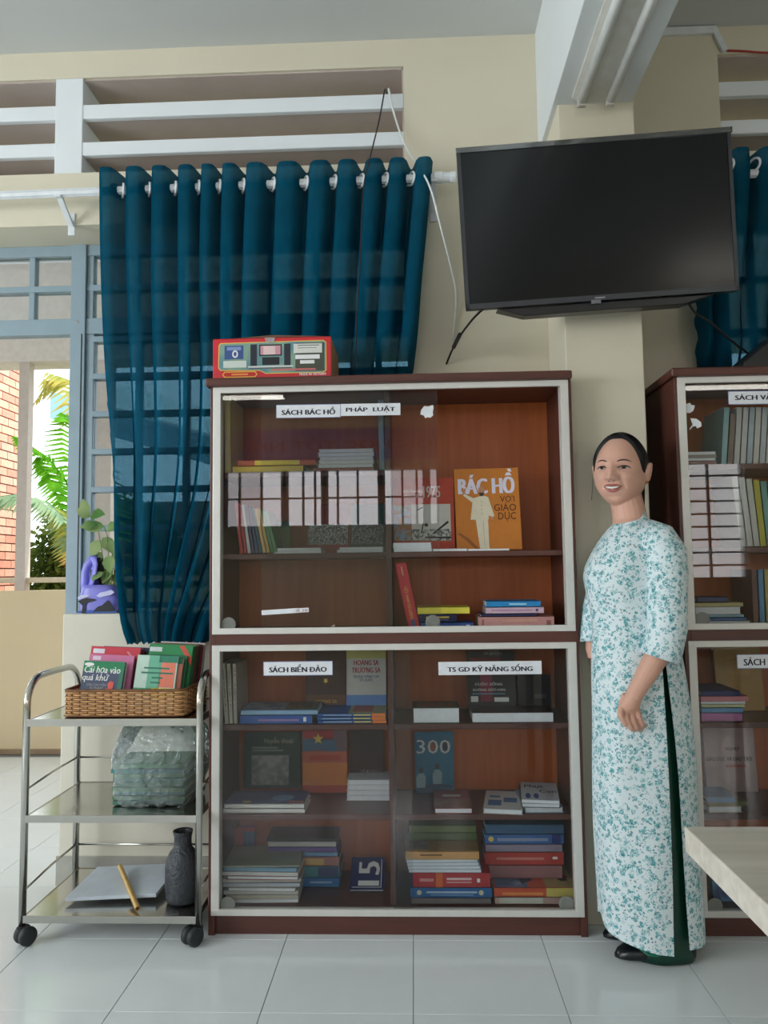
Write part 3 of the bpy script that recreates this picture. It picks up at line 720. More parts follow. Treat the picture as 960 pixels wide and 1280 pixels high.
CROWD = photo_mat('grainy_grey_photo', (52, 52, 54), (176, 176, 172), 190)
Y0 = YC+.066
YBK = YC+CD-.012
WT = col((232, 232, 230)); YL = col((236, 206, 70)); BK = col((34, 34, 38))
def spine_text(r, s, u0=.1, u1=.9, m=WT, v0=.28, v1=.72): text(r[2], s, r[3]*u0, r[3]*u1, r[4]*v0, r[4]*v1, m, r[1], .01)
def spine_rect(r, u0, u1, m, v0=0, v1=1): rect(r[2], r[3]*u0, r[3]*u1, r[4]*v0, r[4]*v1, m, r[1])

# --- left bookcase, top left shelf
g = 'books on the top left shelf'
S = stack('the yellow magazine pile', SH[0], Y0, [(291, 379, 8, .2, (222, 190, 74), 'yellow magazine', 'spine'), (297, 394, 7.5, .2, (206, 92, 66), 'red and yellow magazine', 'spine')], g)
spine_rect(S[1], .22, .8, YL, .1, .9)
stack('the white pile beside yellow magazines', SH[0], Y0, [(391, 467, 4, .2, (150, 70, 62), 'dark red booklet', 'spine')] + [(397+i % 3, 467+i % 2, 4.6, .19, (222, 218, 212), 'white booklet', 'pages', 0) for i in range(5)], g)
spine_book('tall pale yellow book standing at the left end of the top shelf', (280, 288, 281, 289, 496), SH[0], Y0+.02, .2, (206, 188, 130), g)
spine_book('tall pale blue book standing at the right end of the top left shelf', (472, 479, 474, 481, 500), SH[0], Y0+.02, .2, (150, 172, 184), g)
# second shelf on the left
g = 'books on the second left shelf'
zs = SH[1]
cols = [((176, 62, 58), 'first red'), ((168, 58, 56), 'second red'), ((208, 206, 202), 'white'), ((70, 66, 86), 'dark purple'), ((52, 62, 96), 'navy blue'), ((56, 92, 104), 'dark teal'), ((198, 158, 86), 'first tan'), ((206, 170, 104), 'second tan'), ((92, 142, 96), 'first green'), ((80, 140, 90), 'second green')]
xt0 = [293 + i*4.75 for i in range(10)]
for i, (c, wd) in enumerate(cols):
    spine_book('%s book in the leaning row on the second left shelf' % wd, (293+i*4.1, 297+i*4.1, 300+i*4.75, 304.4+i*4.75, 629+i*1.2), zs, Y0+.004*(i % 3), .15, c, g)
b = cover_book('dark red book with a crowd photograph on the second left shelf', 383, 436, 630, zs, 2.70, (140, 56, 50), .015, 8, g); rect(b[2], .004, b[3]-.004, .03, b[4]*.58, CROWD, b[1])
text(b[2], '1945', b[3]*.2, b[3]*.8, b[4]*.7, b[4]*.8, col((206, 180, 150)), b[1]) if False else None
b = cover_book('dark green book with a crowd photograph on the second left shelf', 438, 481, 630, zs, 2.70, (62, 82, 66), .015, 8, g); rect(b[2], .004, b[3]-.004, .03, b[4]*.58, photo_mat('grainy_dark_photo', (36, 38, 42), (138, 140, 142), 190), b[1])
b = cover_book('green book leaning behind the end of the leaning row', 346, 362, 652, zs, 2.74, (86, 120, 84), .012, 8, g)
stack('the thin pile under the red crowd book', zs, Y0, [(342, 402, 3.2, .09, (226, 224, 216), 'white booklet', 'pages'), (346, 401, 3.2, .09, (226, 224, 216), 'white booklet', 'pages', 1)], g)
stack('the thin pile under the green crowd book', zs, Y0, [(421, 479, 3.2, .09, (226, 224, 216), 'white booklet', 'pages'), (424, 479, 3.2, .09, (226, 224, 216), 'white booklet', 'pages', -1)], g)
# right upper shelf
g = 'books on the upper right shelf'
b = cover_book('red book with a grey battle photograph and the year 1975', 492, 569, 598, zs, 2.66, (176, 66, 44), .02, 7, g)
fr, bw_, bh = b[2], b[3], b[4]
rect(fr, bw_*.01, bw_*.29, bh*.145, bh*.63, photo_mat('small_colour_photos', (150, 108, 60), (120, 150, 170), 60), b[1])
for v in (.30, .47): rect(fr, bw_*.01, bw_*.29, bh*v-.001, bh*v+.001, col((176, 66, 44)), b[1], n=.0008)
rect(fr, bw_*.30, bw_*.94, bh*.14, bh*.64, col((196, 194, 186)), b[1])
rect(fr, bw_*.30, bw_*.94, bh*.14, bh*.30, photo_mat('grey_battle_photo', (84, 86, 84), (188, 188, 180), 120), b[1], n=.0007)
poly(fr, [(bw_*.64, bh*.245), (bw_*.66, bh*.23), (bw_*.91, bh*.385), (bw_*.89, bh*.41)], BK, b[1], n=.001)
poly(fr, [(bw_*.45, bh*.25), (bw_*.47, bh*.25), (bw_*.5, bh*.38), (bw_*.48, bh*.38)], BK, b[1], n=.001)
poly(fr, [(bw_*.50, bh*.36), (bw_*.53, bh*.33), (bw_*.57, bh*.34), (bw_*.57, bh*.37), (bw_*.53, bh*.38)], BK, b[1], n=.001)
poly(fr, [(bw_*.52, bh*.18), (bw_*.94, bh*.17), (bw_*.94, bh*.195), (bw_*.52, bh*.20)], BK, b[1], n=.001)
poly(fr, [(bw_*.39, bh*.565), (bw_*.4, bh*.555), (bw_*.49, bh*.59), (bw_*.48, bh*.605)], BK, b[1], n=.001)
text(fr, '1975', bw_*.50, bw_*.775, bh*.73, bh*.89, col((206, 190, 178)), b[1], .02)
text(fr, 'ĐẠI THẮNG\nMÙA XUÂN', bw_*.17, bw_*.47, bh*.735, bh*.865, col((226, 196, 186)), b[1], .02)
b = cover_book('orange book with a waving figure in a white suit', 571, 653, 586, zs, 2.655, (200, 122, 42), .022, 7, g, dx=-.012)
fr, bw_, bh = b[2], b[3], b[4]
def nrm(pts): return [(bw_*u, bh*v) for u, v in pts]
text(fr, 'BÁC HỒ', bw_*.07, bw_*.92, bh*.685, bh*.99, col((224, 218, 232)), b[1], .05)
text(fr, 'VỚI', bw_*.70, bw_*.92, bh*.58, bh*.67, col((60, 34, 14)), b[1], .0); text(fr, 'GIÁO', bw_*.60, bw_*.94, bh*.47, bh*.575, col((60, 34, 14)), b[1], .0); text(fr, 'DỤC', bw_*.66, bw_*.93, bh*.34, bh*.455, col((60, 34, 14)), b[1], .0)
CREAM = col((226, 216, 190)); SKIN_P = col((196, 138, 104))
poly(fr, nrm([(.36, .005), (.50, .005), (.50, .37), (.31, .37)]), CREAM, b[1], 'print', n=.0012)
poly(fr, nrm([(.23, .37), (.51, .37), (.51, .42), (.56, .40), (.60, .41), (.52, .64), (.47, .66), (.38, .655), (.29, .635), (.15, .69), (.13, .67), (.27, .58)]), CREAM, b[1], n=.0014)
poly(fr, [(bw_*(.415+.05*math.cos(a)), bh*(.725+.052*math.sin(a))) for a in [2*PI*k/14 for k in range(14)]], SKIN_P, b[1], n=.0016)
poly(fr, nrm([(.37, .70), (.46, .70), (.44, .66), (.40, .655)]), col((70, 60, 54)), b[1], n=.0018)
poly(fr, nrm([(.12, .68), (.16, .69), (.18, .76), (.13, .75)]), SKIN_P, b[1], n=.0016); poly(fr, nrm([(.55, .40), (.59, .40), (.57, .36), (.54, .37)]), SKIN_P, b[1], n=.0016)
poly(fr, nrm([(.43, .005), (.432, .005), (.425, .35), (.42, .35)]), col((150, 140, 120)), b[1], n=.0018)
poly(fr, nrm([(.02, .2), (.06, .215), (.2, .14), (.35, .01), (.30, .01), (.12, .14)]), col((156, 92, 40)), b[1], n=.0008)
for k in range(4): rect(fr, bw_*.405, bw_*.415, bh*(.44+.05*k), bh*(.45+.05*k), col((120, 110, 92)), b[1], n=.0018)
stack('the pile at the foot of the 1975 book', zs, Y0, [(492, 540, 3.6, .07, (232, 234, 238), 'white booklet', 'pages'), (491, 539.5, 3.6, .07, (232, 234, 238), 'white booklet', 'pages', .5), (491, 539, 3.6, .07, (232, 234, 238), 'white booklet', 'pages', 1)], g)
stack('lying at the front between the red and the orange book', zs, Y0-.004, [(541, 584, 3, .06, (226, 224, 218), 'thin white leaflet', 'pages', 2)], g)
stack('lying at the foot of the orange book', zs, Y0-.004, [(585, 637, 2.4, .06, (220, 216, 206), 'thin white leaflet', 'pages', 1)], g)
# right, bottom of upper half
g = 'books on the third right shelf'; zs = SH[2]
b = spine_book('thick red book leaning at the left of the third right shelf', (493, 508, 510.5, 525.5, 706), zs, Y0, .16, (190, 46, 52), g)
fv = Fr(b[2].p(b[3]*.28, b[4]*.62), -b[2].B, b[2].A, (0, -1, 0))
text(fv, 'VIỆT NAM SỬ LƯỢC', 0, b[4]*.50, 0, b[3]*.42, col((236, 190, 96)), b[1], .01)
fv = Fr(b[2].p(b[3]*.4, b[4]*.92), -b[2].B, b[2].A, (0, -1, 0)); rect(fv, 0, b[4]*.14, .002, .006, col((230, 180, 150)), b[1])
rect(b[2], b[3]*.35, b[3]*.65, b[4]*.02, b[4]*.12, col((80, 90, 140)), b[1])
S = stack('the pile beside the leaning red book', zs, Y0, [(526, 592, 9.5, .15, (50, 82, 150), 'blue book', 'spine'), (524, 571, 10, .15, (20, 26, 74), 'navy book', 'spine'), (522, 587, 8.5, .15, (226, 214, 78), 'bright yellow book', 'spine')], g)
spine_text(S[0], 'VIỆT NAM QUA CÁC THỜI KỲ', .05, .8, col((170, 190, 226))); spine_rect(S[0], .86, .93, WT, .3, .7)
spine_text(S[1], 'ĐƯỜNG CÁCH MỆNH', .12, .82, YL, .45, .85) if False else spine_rect(S[1], .18, .8, col((196, 170, 80)), .52, .74)
spine_rect(S[1], .22, .78, col((120, 120, 150)), .28, .36)
S = stack('the pile above the thick pink book', zs, Y0, [(598, 693, 16, .16, (196, 142, 136), 'thick pink book', 'spine'), (601, 671, 3.2, .15, (40, 44, 84), 'thin navy book', 'spine'), (607, 680, 8, .15, (200, 170, 186), 'lilac book', 'spine'), (608, 676, 7, .15, (34, 132, 192), 'bright blue book', 'spine')], g)
spine_rect(S[0], .32, .78, col((206, 160, 140)), .62, .78); spine_rect(S[0], .40, .70, col((206, 160, 140)), .25, .38); spine_rect(S[0], .90, .96, col((140, 92, 90)), .3, .7); spine_rect(S[0], .05, .075, col((140, 92, 90)), .2, .8)
spine_rect(S[2], .1, .8, col((170, 134, 160)), .4, .6); spine_rect(S[2], .86, .9, col((70, 70, 110)), .3, .7); spine_rect(S[3], .42, .74, col((170, 212, 230)), .35, .6)

# --- lower half, left
g = 'books on the fourth left shelf'; zs = SH[3]
for i, (c, wd) in enumerate((((206, 200, 180), 'leftmost cream'), ((196, 190, 172), 'middle cream'), ((184, 172, 160), 'speckled rightmost cream'))):
    b = spine_book('%s book standing at the left end under the island books label' % wd, (276+i*7.2, 281.5+i*7.2, 281+i*5.4, 286+i*5.4, 830), zs, Y0+.003*i, .17, c, g)
    fv = Fr(b[2].p(b[3]*.3, b[4]*.9), -b[2].B, b[2].A, (0, -1, 0)); rect(fv, 0, b[4]*.7, .001, b[3]*.4, photo_mat('speckled_spine', (120, 108, 96), (206, 200, 184), 220), b[1])
b = cover_book('dark brown book with a gold title behind the blue pile', 382, 432, 813, zs, 2.74, (74, 42, 28), .022, 6, g)
text(b[2], 'HOÀNG SA', b[3]*.26, b[3]*.78, b[4]*.17, b[4]*.24, col((206, 164, 70)), b[1], .01); rect(b[2], 0, b[3], 0, b[4]*.30, col((104, 64, 40)), b[1], n=.0003)
poly(b[2], [(b[3]*(.5+.07*math.cos(a)*(1 if k % 2 else .45)), b[4]*(.52+.05*math.sin(a)*(1 if k % 2 else .45))) for k, a in enumerate([PI/2+PI*q/5 for q in range(10)])], YL, b[1])
b = cover_book('pale book with red capitals and a blue sea on its cover', 433, 483, 812, zs, 2.73, (196, 196, 190), .02, 6, g)
fr, bw_, bh = b[2], b[3], b[4]
rect(fr, 0, bw_, bh*.86, bh, col((196, 188, 110)), b[1]); rect(fr, 0, bw_, bh*.14, bh*.30, col((96, 140, 200)), b[1]); rect(fr, 0, bw_, 0, bh*.14, photo_mat('shore_photo', (96, 104, 92), (206, 206, 200), 90), b[1])
text(fr, 'HOÀNG SA\nTRƯỜNG SA', bw_*.14, bw_*.86, bh*.64, bh*.86, col((172, 52, 48)), b[1], .025); text(fr, 'TRONG VÒNG TAY\nTỔ QUỐC', bw_*.17, bw_*.83, bh*.50, bh*.61, col((54, 70, 120)), b[1], .015)
S = stack('the blue pile under the brown book', zs, Y0, [(300, 390, 10.5, .17, (48, 92, 168), 'blue book', 'spine'), (301, 397, 6, .16, (140, 178, 208), 'pale blue book', 'spine', 0)], g)
spine_rect(S[0], .25, .82, col((150, 120, 170)), .3, .55); spine_rect(S[0], .88, .92, WT, .25, .75); rect(S[1][5], 0, S[1][3]*.55, .01, S[1][6], photo_mat('sea_cover', (96, 130, 156), (150, 176, 190), 30), S[1][1]); rect(S[1][5], S[1][3]*.55, S[1][3]*.98, .01, S[1][6], photo_mat('rock_cover', (70, 74, 62), (120, 120, 100), 60), S[1][1])
S = stack('the pile of three blue and orange books', zs, Y0, [(397, 483, 3.9, .17, (44, 92, 160), 'blue and orange book', 'spine'), (396, 482, 3.9, .17, (44, 92, 160), 'blue and orange book', 'spine'), (397, 482, 3.9, .17, (44, 92, 160), 'blue and orange book', 'spine')], g)
for s in S: spine_rect(s, .80, 1, col((222, 124, 60)), .02, .98); spine_rect(s, .53, .78, col((206, 196, 96)), .3, .7); spine_rect(s, .08, .5, col((150, 180, 212)), .35, .65)
rect(S[2][5], S[2][3]*.45, S[2][3], .0, S[2][6], col((170, 160, 110)), S[2][1]); rect(S[2][5], S[2][3]*.50, S[2][3]*.8, .03, S[2][6], col((176, 96, 76)), S[2][1], n=.0007)

g = 'books on the fifth left shelf'; zs = SH[4]
def YZ(py, px, z): return min(UZ(px, py, z).y, YBK-.045)
yy = YZ(983, 340, zs)
b = cover_book('dark green book with a grey map photograph on its cover', 304, 375, 915, zs, yy, (34, 58, 46), .02, 4, g)
fr, bw_, bh = b[2], b[3], b[4]
rect(fr, bw_*.14, bw_*.80, bh*.13, bh*.62, photo_mat('map_photo', (108, 110, 106), (160, 160, 154), 50, .4, .6), b[1]); rect(fr, 0, bw_, .002, bh*.07, col((150, 62, 50)), b[1])
text(fr, 'Huyền thoại', bw_*.36, bw_*.88, bh*.80, bh*.93, col((196, 190, 160)), b[1], 0); rect(fr, bw_*.15, bw_*.6, bh*.735, bh*.765, col((140, 150, 140)), b[1]); rect(fr, bw_*.15, bw_*.7, bh*.69, bh*.715, col((140, 150, 140)), b[1])
b = cover_book('orange sunset book with a yellow star and red flag', 378, 434, 912, zs, YZ(987, 405, zs)-.0, (214, 128, 60), .018, 4, g)
fr, bw_, bh = b[2], b[3], b[4]
rect(fr, 0, bw_, 0, bh*.12, col((186, 74, 50)), b[1]); rect(fr, 0, bw_, bh*.48, bh*.66, col((196, 96, 70)), b[1]); rect(fr, 0, bw_, bh*.66, bh, col((120, 90, 100)), b[1])
poly(fr, nrm([(.0, .66), (.3, .70), (.7, .65), (.78, .68), (.72, .86), (.0, .88)]), col((72, 104, 132)), b[1], n=.0008); poly(fr, nrm([(.02, .86), (.7, .85), (.68, 1.0), (.02, 1.0)]), col((176, 44, 44)), b[1], n=.0008)
poly(fr, [(bw_*(.35+.13*math.cos(a)*(1 if k % 2 == 0 else .42)), bh*(.86+.095*math.sin(a)*(1 if k % 2 == 0 else .42))) for k, a in enumerate([PI/2+PI*q/5 for q in range(10)])], YL, b[1], n=.0012)
rect(fr, bw_*.15, bw_*.85, bh*.52, bh*.60, col((190, 72, 50)), b[1], n=.0008)
b = cover_book('dark maroon book behind the white pile on the fifth shelf', 437, 480, 912, zs, YZ(985, 460, zs), (58, 26, 24), .018, 4, g); rect(b[2], b[3]*.3, b[3]*.95, b[4]*.22, b[4]*.36, photo_mat('white_script', (70, 44, 40), (150, 140, 132), 130, .5, .6), b[1])
stack('the white pile in front of the maroon book', zs, YZ(1001, 462, zs), [(433+i*.3, 490, 6.0, .12, (216, 218, 222), 'white book', 'pages') for i in range(4)], g)
S = stack('the navy pile of the fifth left shelf', zs, Y0, [(279, 381, 5.5, .15, (222, 220, 214), 'white spined book', 'spine'), (280, 380, 5.5, .15, (222, 220, 214), 'navy covered book', 'spine')], g)
rect(S[1][5], 0, S[1][3], .004, S[1][6], col((40, 54, 110)), S[1][1]); poly(S[1][5], [(S[1][3]*(.7+.14*math.cos(a)), S[1][6]*(.45+.22*math.sin(a))) for a in [2*PI*k/16 for k in range(16)]], col((110, 140, 180)), S[1][1], n=.0008); rect(S[1][5], S[1][3]*.8, S[1][3]*.98, .01, .03, col((170, 90, 60)), S[1][1], n=.0008); rect(S[1][5], S[1][3]*.22, S[1][3]*.32, .015, .03, col((196, 176, 90)), S[1][1], n=.0008)
g = 'books on the bottom left shelf'; zs = SH[5]
b = cover_book('red and orange book leaning in the far left bottom corner', 289, 318, 1031, zs, 2.80, (170, 52, 52), .016, 3, g); rect(b[2], b[3]*.5, b[3], 0, b[4]*.5, col((206, 120, 60)), b[1]); rect(b[2], b[3]*.5, b[3], b[4]*.6, b[4]*.9, col((50, 96, 140)), b[1])
yb_ = YZ(1109, 385, zs)
S = stack('the back pile of the bottom left shelf', zs, yb_, [(333, 424, 11, .12, (44, 120, 190), 'blue book', 'spine'), (334, 425, 13, .12, (60, 140, 150), 'teal book', 'spine'), (331, 424, 11, .12, (166, 118, 112), 'pink brown book', 'spine'), (333, 422, 5, .12, (110, 150, 190), 'pale blue book', 'spine'), (336, 421, 6, .12, (104, 84, 150), 'purple book', 'spine'), (335, 420, 6, .12, (190, 190, 184), 'grey white book', 'spine'), (333, 421, 4, .12, (60, 58, 60), 'dark grey book', 'spine')], g)
spine_rect(S[1], .7, .98, col((60, 80, 130)), .1, .9); spine_rect(S[2], .5, .8, col((206, 170, 110)), .1, .8); spine_rect(S[0], .6, .9, col((150, 200, 230)), .4, .6)
mg = [(222, 220, 212), (206, 200, 184), (214, 216, 214), (196, 186, 170), (190, 196, 206), (210, 208, 200), (160, 92, 80), (214, 212, 208), (128, 168, 192), (206, 204, 196)]
mw = ['white', 'cream', 'pale grey', 'tan', 'pale blue', 'off white', 'red edged', 'light grey', 'blue edged', 'grey green']
stack('the loose magazine pile, bottom left shelf', zs, Y0, [(278+random.uniform(0, 8), 372+random.uniform(-3, 4), 4.4, .17, mg[i], mw[i]+' magazine', 'pages' if i % 3 == 0 else 'spine', random.uniform(-2, 2), .0 + .003*(i % 3)) for i in range(9)] + [(278, 374, 2.5, .18, (150, 158, 140), 'green grey magazine', 'spine', 2)], g)
yq = YZ(1116, 457, zs)
b = cover_book('navy booklet with white 15 resting askew on the bottom shelf', 437, 480, 1084, zs, yq, (34, 42, 96), .012, 58, g)
fr, bw_, bh = b[2], b[3], b[4]
bb = UY(460, 1116, yq)
fv = Fr(fr.p(bw_*.86, bh*.14), fr.B, -fr.A, fr.N); text(fv, '15', 0, bh*.7, 0, bw_*.62, WT, b[1], .04)
rect(fr, bw_*.90, bw_*.92, bh*.06, bh*.94, WT, b[1]); rect(fr, bw_*.06, bw_*.92, bh*.06, bh*.075, WT, b[1])

# --- lower half, right
g = 'books on the fourth right shelf'; zs = SH[3]
b = cover_book('black book with white capitals under the life skills label', 585, 646, 813, zs, 2.74, (32, 28, 30), .02, 6, g)
fr, bw_, bh = b[2], b[3], b[4]
text(fr, 'CUỘC SỐNG', bw_*.16, bw_*.72, bh*.43, bh*.50, WT, b[1], .012); text(fr, 'KHÔNG GIỚI HẠN', bw_*.12, bw_*.78, bh*.34, bh*.40, WT, b[1], .01)
rect(fr, bw_*.1, bw_*.78, bh*.30, bh*.315, col((110, 160, 190)), b[1]); rect(fr, bw_*.07, bw_*.22, bh*.18, bh*.27, WT, b[1]); rect(fr, bw_*.55, bw_*.85, bh*.18, bh*.25, WT, b[1]); rect(fr, bw_*.27, bw_*.52, bh*.18, bh*.75, col((130, 44, 66)), b[1], n=.0003); rect(fr, bw_*.05, bw_*.70, bh*.84, bh*.88, col((120, 40, 40)), b[1]); text(fr, 'VUJICIC', bw_*.35, bw_*.75, bh*.92, bh*.97, col((170, 160, 150)), b[1], .0)
b = cover_book('plain black book leaning at the right of the life skills shelf', 648, 690, 842, zs, 2.74, (26, 24, 26), .018, 6, g); rect(b[2], b[3]*.1, b[3]*.4, b[4]*.14, b[4]*.20, col((120, 120, 116)), b[1]); rect(b[2], b[3]*.5, b[3]*.85, b[4]*.38, b[4]*.48, col((70, 72, 66)), b[1])
S = stack('with cream pages towards the room on the life skills shelf', zs, Y0, [(516, 575, 18, .13, (40, 96, 84), 'thick green book lying', 'pages')], g)
rect(S[0][5], S[0][3]*.1, S[0][3]*.95, .01, .12, photo_mat('mottled_green_cover', (60, 100, 70), (150, 90, 60), 40), S[0][1])
S = stack('lying in front of the two black books', zs, Y0, [(590, 693, 12, .13, (60, 44, 40), 'wide white paged book', 'pages')], g)
g = 'books on the fifth right shelf'; zs = SH[4]
b = cover_book('blue book with the white number 300 on its cover', 519, 568, 914, zs, YZ(984, 545, zs), (46, 120, 156), .016, 4, g)
fr, bw_, bh = b[2], b[3], b[4]
text(fr, '300', bw_*.05, bw_*.92, bh*.64, bh*.87, WT, b[1], -.005)
for u in (.47, .79): poly(fr, [(bw_*(u+.085*math.cos(a)), bh*(.755+.07*math.sin(a))) for a in [2*PI*k/12 for k in range(12)]], col((150, 92, 70)) if u < .6 else col((70, 70, 80)), b[1], n=.0006)
for u, v in ((.16, .30), (.58, .36)):
    poly(fr, nrm([(u-.12, v-.22), (u+.1, v-.22), (u+.12, v-.04), (u+.05, v+.02), (u-.06, v+.02), (u-.13, v-.06)]), col((150, 180, 190)), b[1], n=.0008); poly(fr, [(bw_*(u+.06*math.cos(a)), bh*(v+.07+.055*math.sin(a))) for a in [2*PI*k/10 for k in range(10)]], col((80, 84, 96)), b[1], n=.001)
poly(fr, nrm([(0, .01), (.95, .01), (.95, .12), (.5, .16), (.1, .1)]), col((60, 90, 120)), b[1], n=.0006)
S = stack('lying on the fifth right shelf beside the blue 300 book', zs, Y0-.004, [(543, 591, 6, .21, (140, 40, 38), 'red covered paperback', 'pages', 0)], g)
rect(S[0][5], .0, S[0][3], .005, .11, photo_mat('brown_cover', (120, 66, 50), (146, 100, 80), 30), S[0][1]); text(S[0][5], 'KÝ ỨC', S[0][3]*.25, S[0][3]*.75, .09, .12, col((206, 196, 180)), S[0][1], .01) if False else rect(S[0][5], S[0][3]*.25, S[0][3]*.75, .13, .155, col((196, 170, 160)), S[0][1])
S = stack('lying in the middle of the fifth right shelf', zs, Y0-.002, [(604, 653, 5.5, .21, (214, 216, 214), 'white paperback with small blue pictures', 'pages', -8)], g)
for a, b2, c, d in ((.1, .45, .04, .10), (.5, .85, .08, .13), (.12, .4, .13, .15)): rect(S[0][5], S[0][3]*a, S[0][3]*b2, c, d, col((70, 120, 170)), S[0][1])
S = stack('the loose pile', zs, Y0, [(656, 705, 6.5, .20, (140, 170, 196), 'pale blue paperback', 'pages', 2), (652, 700, 5, .21, (70, 70, 72), 'dark grey paperback', 'pages', -5), (652, 699, 4, .21, (206, 214, 222), 'white lettered paperback', 'pages', -7)], g)
text(S[2][5], 'Phụt', S[2][3]*.1, S[2][3]*.62, .13, .175, col((36, 38, 60)), S[2][1], .01); text(S[2][5], 'Con', S[2][3]*.5, S[2][3]*.95, .085, .12, col((36, 38, 60)), S[2][1], .01)
for u in (.18, .4): poly(S[2][5], [(S[2][3]*(u+.07*math.cos(a)), .045+.03*math.sin(a)) for a in [2*PI*k/9 for k in range(9)]], col((50, 84, 150)), S[2][1])
g = 'books on the bottom right shelf'; zs = SH[5]
S = stack('the left pile of the bottom right shelf', zs, Y0, [(514, 614, 7, .19, (120, 116, 116), 'grey book', 'spine'), (513, 615, 11.5, .19, (34, 104, 166), 'bright blue book', 'spine'), (516, 613, 17, .19, (178, 46, 54), 'thick red book', 'spine')] + [(511-i, 602-i*1.5, 3.6, .18, (190, 208, 224), 'pale blue white magazine', 'pages', .5*i) for i in range(4)] + [(507, 599, 9.5, .18, (210, 160, 96), 'orange yellow book', 'spine')], g)
spine_text(S[1], 'VIỆT NAM ĐẤT NƯỚC CON NGƯỜI', .2, .82, col((206, 222, 236)), .4, .7) if False else [spine_rect(S[1], .2, .82, col((180, 204, 224)), .45, .62), spine_rect(S[1], .25, .78, col((120, 166, 204)), .22, .32)]
for s, u in ((S[1], .11), (S[1], .87)): poly(s[2], [(s[3]*u+.008*math.cos(a), s[4]*.5+.008*math.sin(a)) for a in [2*PI*k/12 for k in range(12)]], col((206, 206, 170)), s[1])
spine_rect(S[2], .30, .39, col((214, 104, 50)), 0, 1); spine_rect(S[2], .44, .76, col((226, 190, 190)), .5, .66); spine_rect(S[2], .44, .76, col((214, 150, 150)), .3, .4); spine_rect(S[2], .09, .27, col((214, 150, 150)), .4, .6); spine_rect(S[2], .83, .87, WT, .35, .6)
s = S[-1]; rect(s[5], 0, s[3], .004, s[6], col((150, 112, 44)), s[1]); rect(s[5], s[3]*.05, s[3]*.32, .02, s[6], photo_mat('brown_photo', (70, 52, 40), (110, 84, 50), 40), s[1], n=.0007); spine_rect(s, .2, .5, col((120, 80, 40)), .45, .65)
zt = s[0].location.z + s[4]
stack('the small pile atop the left pile', zt, Y0+.10, [(510, 596, 9, .1, (84, 110, 56), 'dark green book', 'spine'), (511, 595, 8, .1, (110, 130, 66), 'olive green book', 'spine')], g)
S = stack('the front right pile of the bottom shelf', zs, Y0, [(619, 719, 8, .19, (190, 160, 150), 'pinkish white book', 'spine'), (618, 720, 10.5, .19, (206, 84, 54), 'red and yellow covered book', 'spine')], g)
s = S[1]; spine_rect(s, .64, 1, col((206, 190, 96)), .02, .98); spine_rect(s, .1, .6, col((224, 140, 70)), .2, .5)
rect(s[5], s[3]*.02, s[3]*.42, .004, .185, photo_mat('blue_grey_cover', (84, 108, 140), (140, 156, 176), 14), s[1]); poly(s[5], [(s[3]*.2, .185), (s[3]*.42, .185), (s[3]*.5, .06), (s[3]*.36, .03), (s[3]*.3, .1)], col((60, 68, 86)), s[1], n=.0008); rect(s[5], s[3]*.64, s[3], .004, .19, col((170, 150, 96)), s[1]); poly(s[5], [(s[3]*.62, .18), (s[3]*.7, .18), (s[3]*.95, .06), (s[3]*.86, .05)], col((60, 44, 36)), s[1], n=.0008); poly(s[5], [(s[3]*.72, .17), (s[3]*.82, .17), (s[3]*.97, .08), (s[3]*.92, .07)], col((160, 70, 50)), s[1], n=.0008)
spine_rect(S[0], .05, .6, col((206, 210, 196)), .1, .9)
zt = s[0].location.z + s[4]
S = stack('the back right pile of the bottom shelf', zt, Y0+.075, [(606, 703, 15, .12, (160, 110, 112), 'dusky pink book', 'spine'), (606, 705, 15, .12, (186, 60, 52), 'red book', 'spine'), (607, 703, 9, .12, (150, 138, 160), 'grey lilac book', 'spine'), (606, 705, 11.5, .12, (54, 104, 168), 'yellow dotted blue book', 'spine'), (607, 705, 11.0, .12, (60, 100, 136), 'blue grey book', 'spine')], g)
spine_rect(S[1], .15, .75, col((206, 130, 120)), .4, .6); spine_rect(S[1], .86, .92, WT, .45, .65); spine_rect(S[3], .16, .8, col((150, 160, 190)), .3, .6); spine_rect(S[3], .85, .96, col((34, 50, 120)), .05, .95); poly(S[3][2], [(S[3][3]*.08+.009*math.cos(a), S[3][4]*.5+.009*math.sin(a)) for a in [2*PI*k/12 for k in range(12)]], col((220, 190, 96)), S[3][1])

# --- right bookcase (only its left end is in the photograph)
g = 'books in the right bookcase'
for i, (c, wd) in enumerate((((150, 188, 190), 'pale teal'), ((128, 112, 104), 'brown grey'), ((196, 196, 190), 'first white'), ((204, 204, 200), 'second white'), ((176, 190, 196), 'blue white'), ((206, 204, 196), 'third white'), ((190, 196, 196), 'grey white'), ((214, 212, 206), 'fourth white'))):
    spine_book('%s book leaning on the top shelf of the right bookcase' % wd, (905+i*8, 912+i*8, 901+i*8, 908.5+i*8, 509+(i == 1)*8), SH[0], Y0+.02, .18, c, g)
stack('the top shelf pile of the right bookcase', SH[0], Y0-.01, [(859, 936, 4.2, .0+.14, (150, 110, 104), 'dull red booklet', 'spine'), (859, 935, 3, .14, (196, 190, 184), 'grey white booklet', 'pages'), (858, 930, 3, .14, (170, 160, 156), 'grey brown booklet', 'spine'), (859, 931, 4, .14, (200, 196, 190), 'white booklet', 'pages')], g) if False else None
stack('the top shelf pile of the right bookcase', SH[0], YC+.057, [(859, 896, 4.2, .14, (150, 110, 104), 'dull red booklet', 'spine'), (859, 895, 3.4, .14, (196, 190, 184), 'grey white booklet', 'pages'), (858, 896, 3.4, .14, (170, 160, 156), 'grey brown booklet', 'spine'), (859, 895, 4, .14, (200, 196, 190), 'white booklet', 'pages')], g)
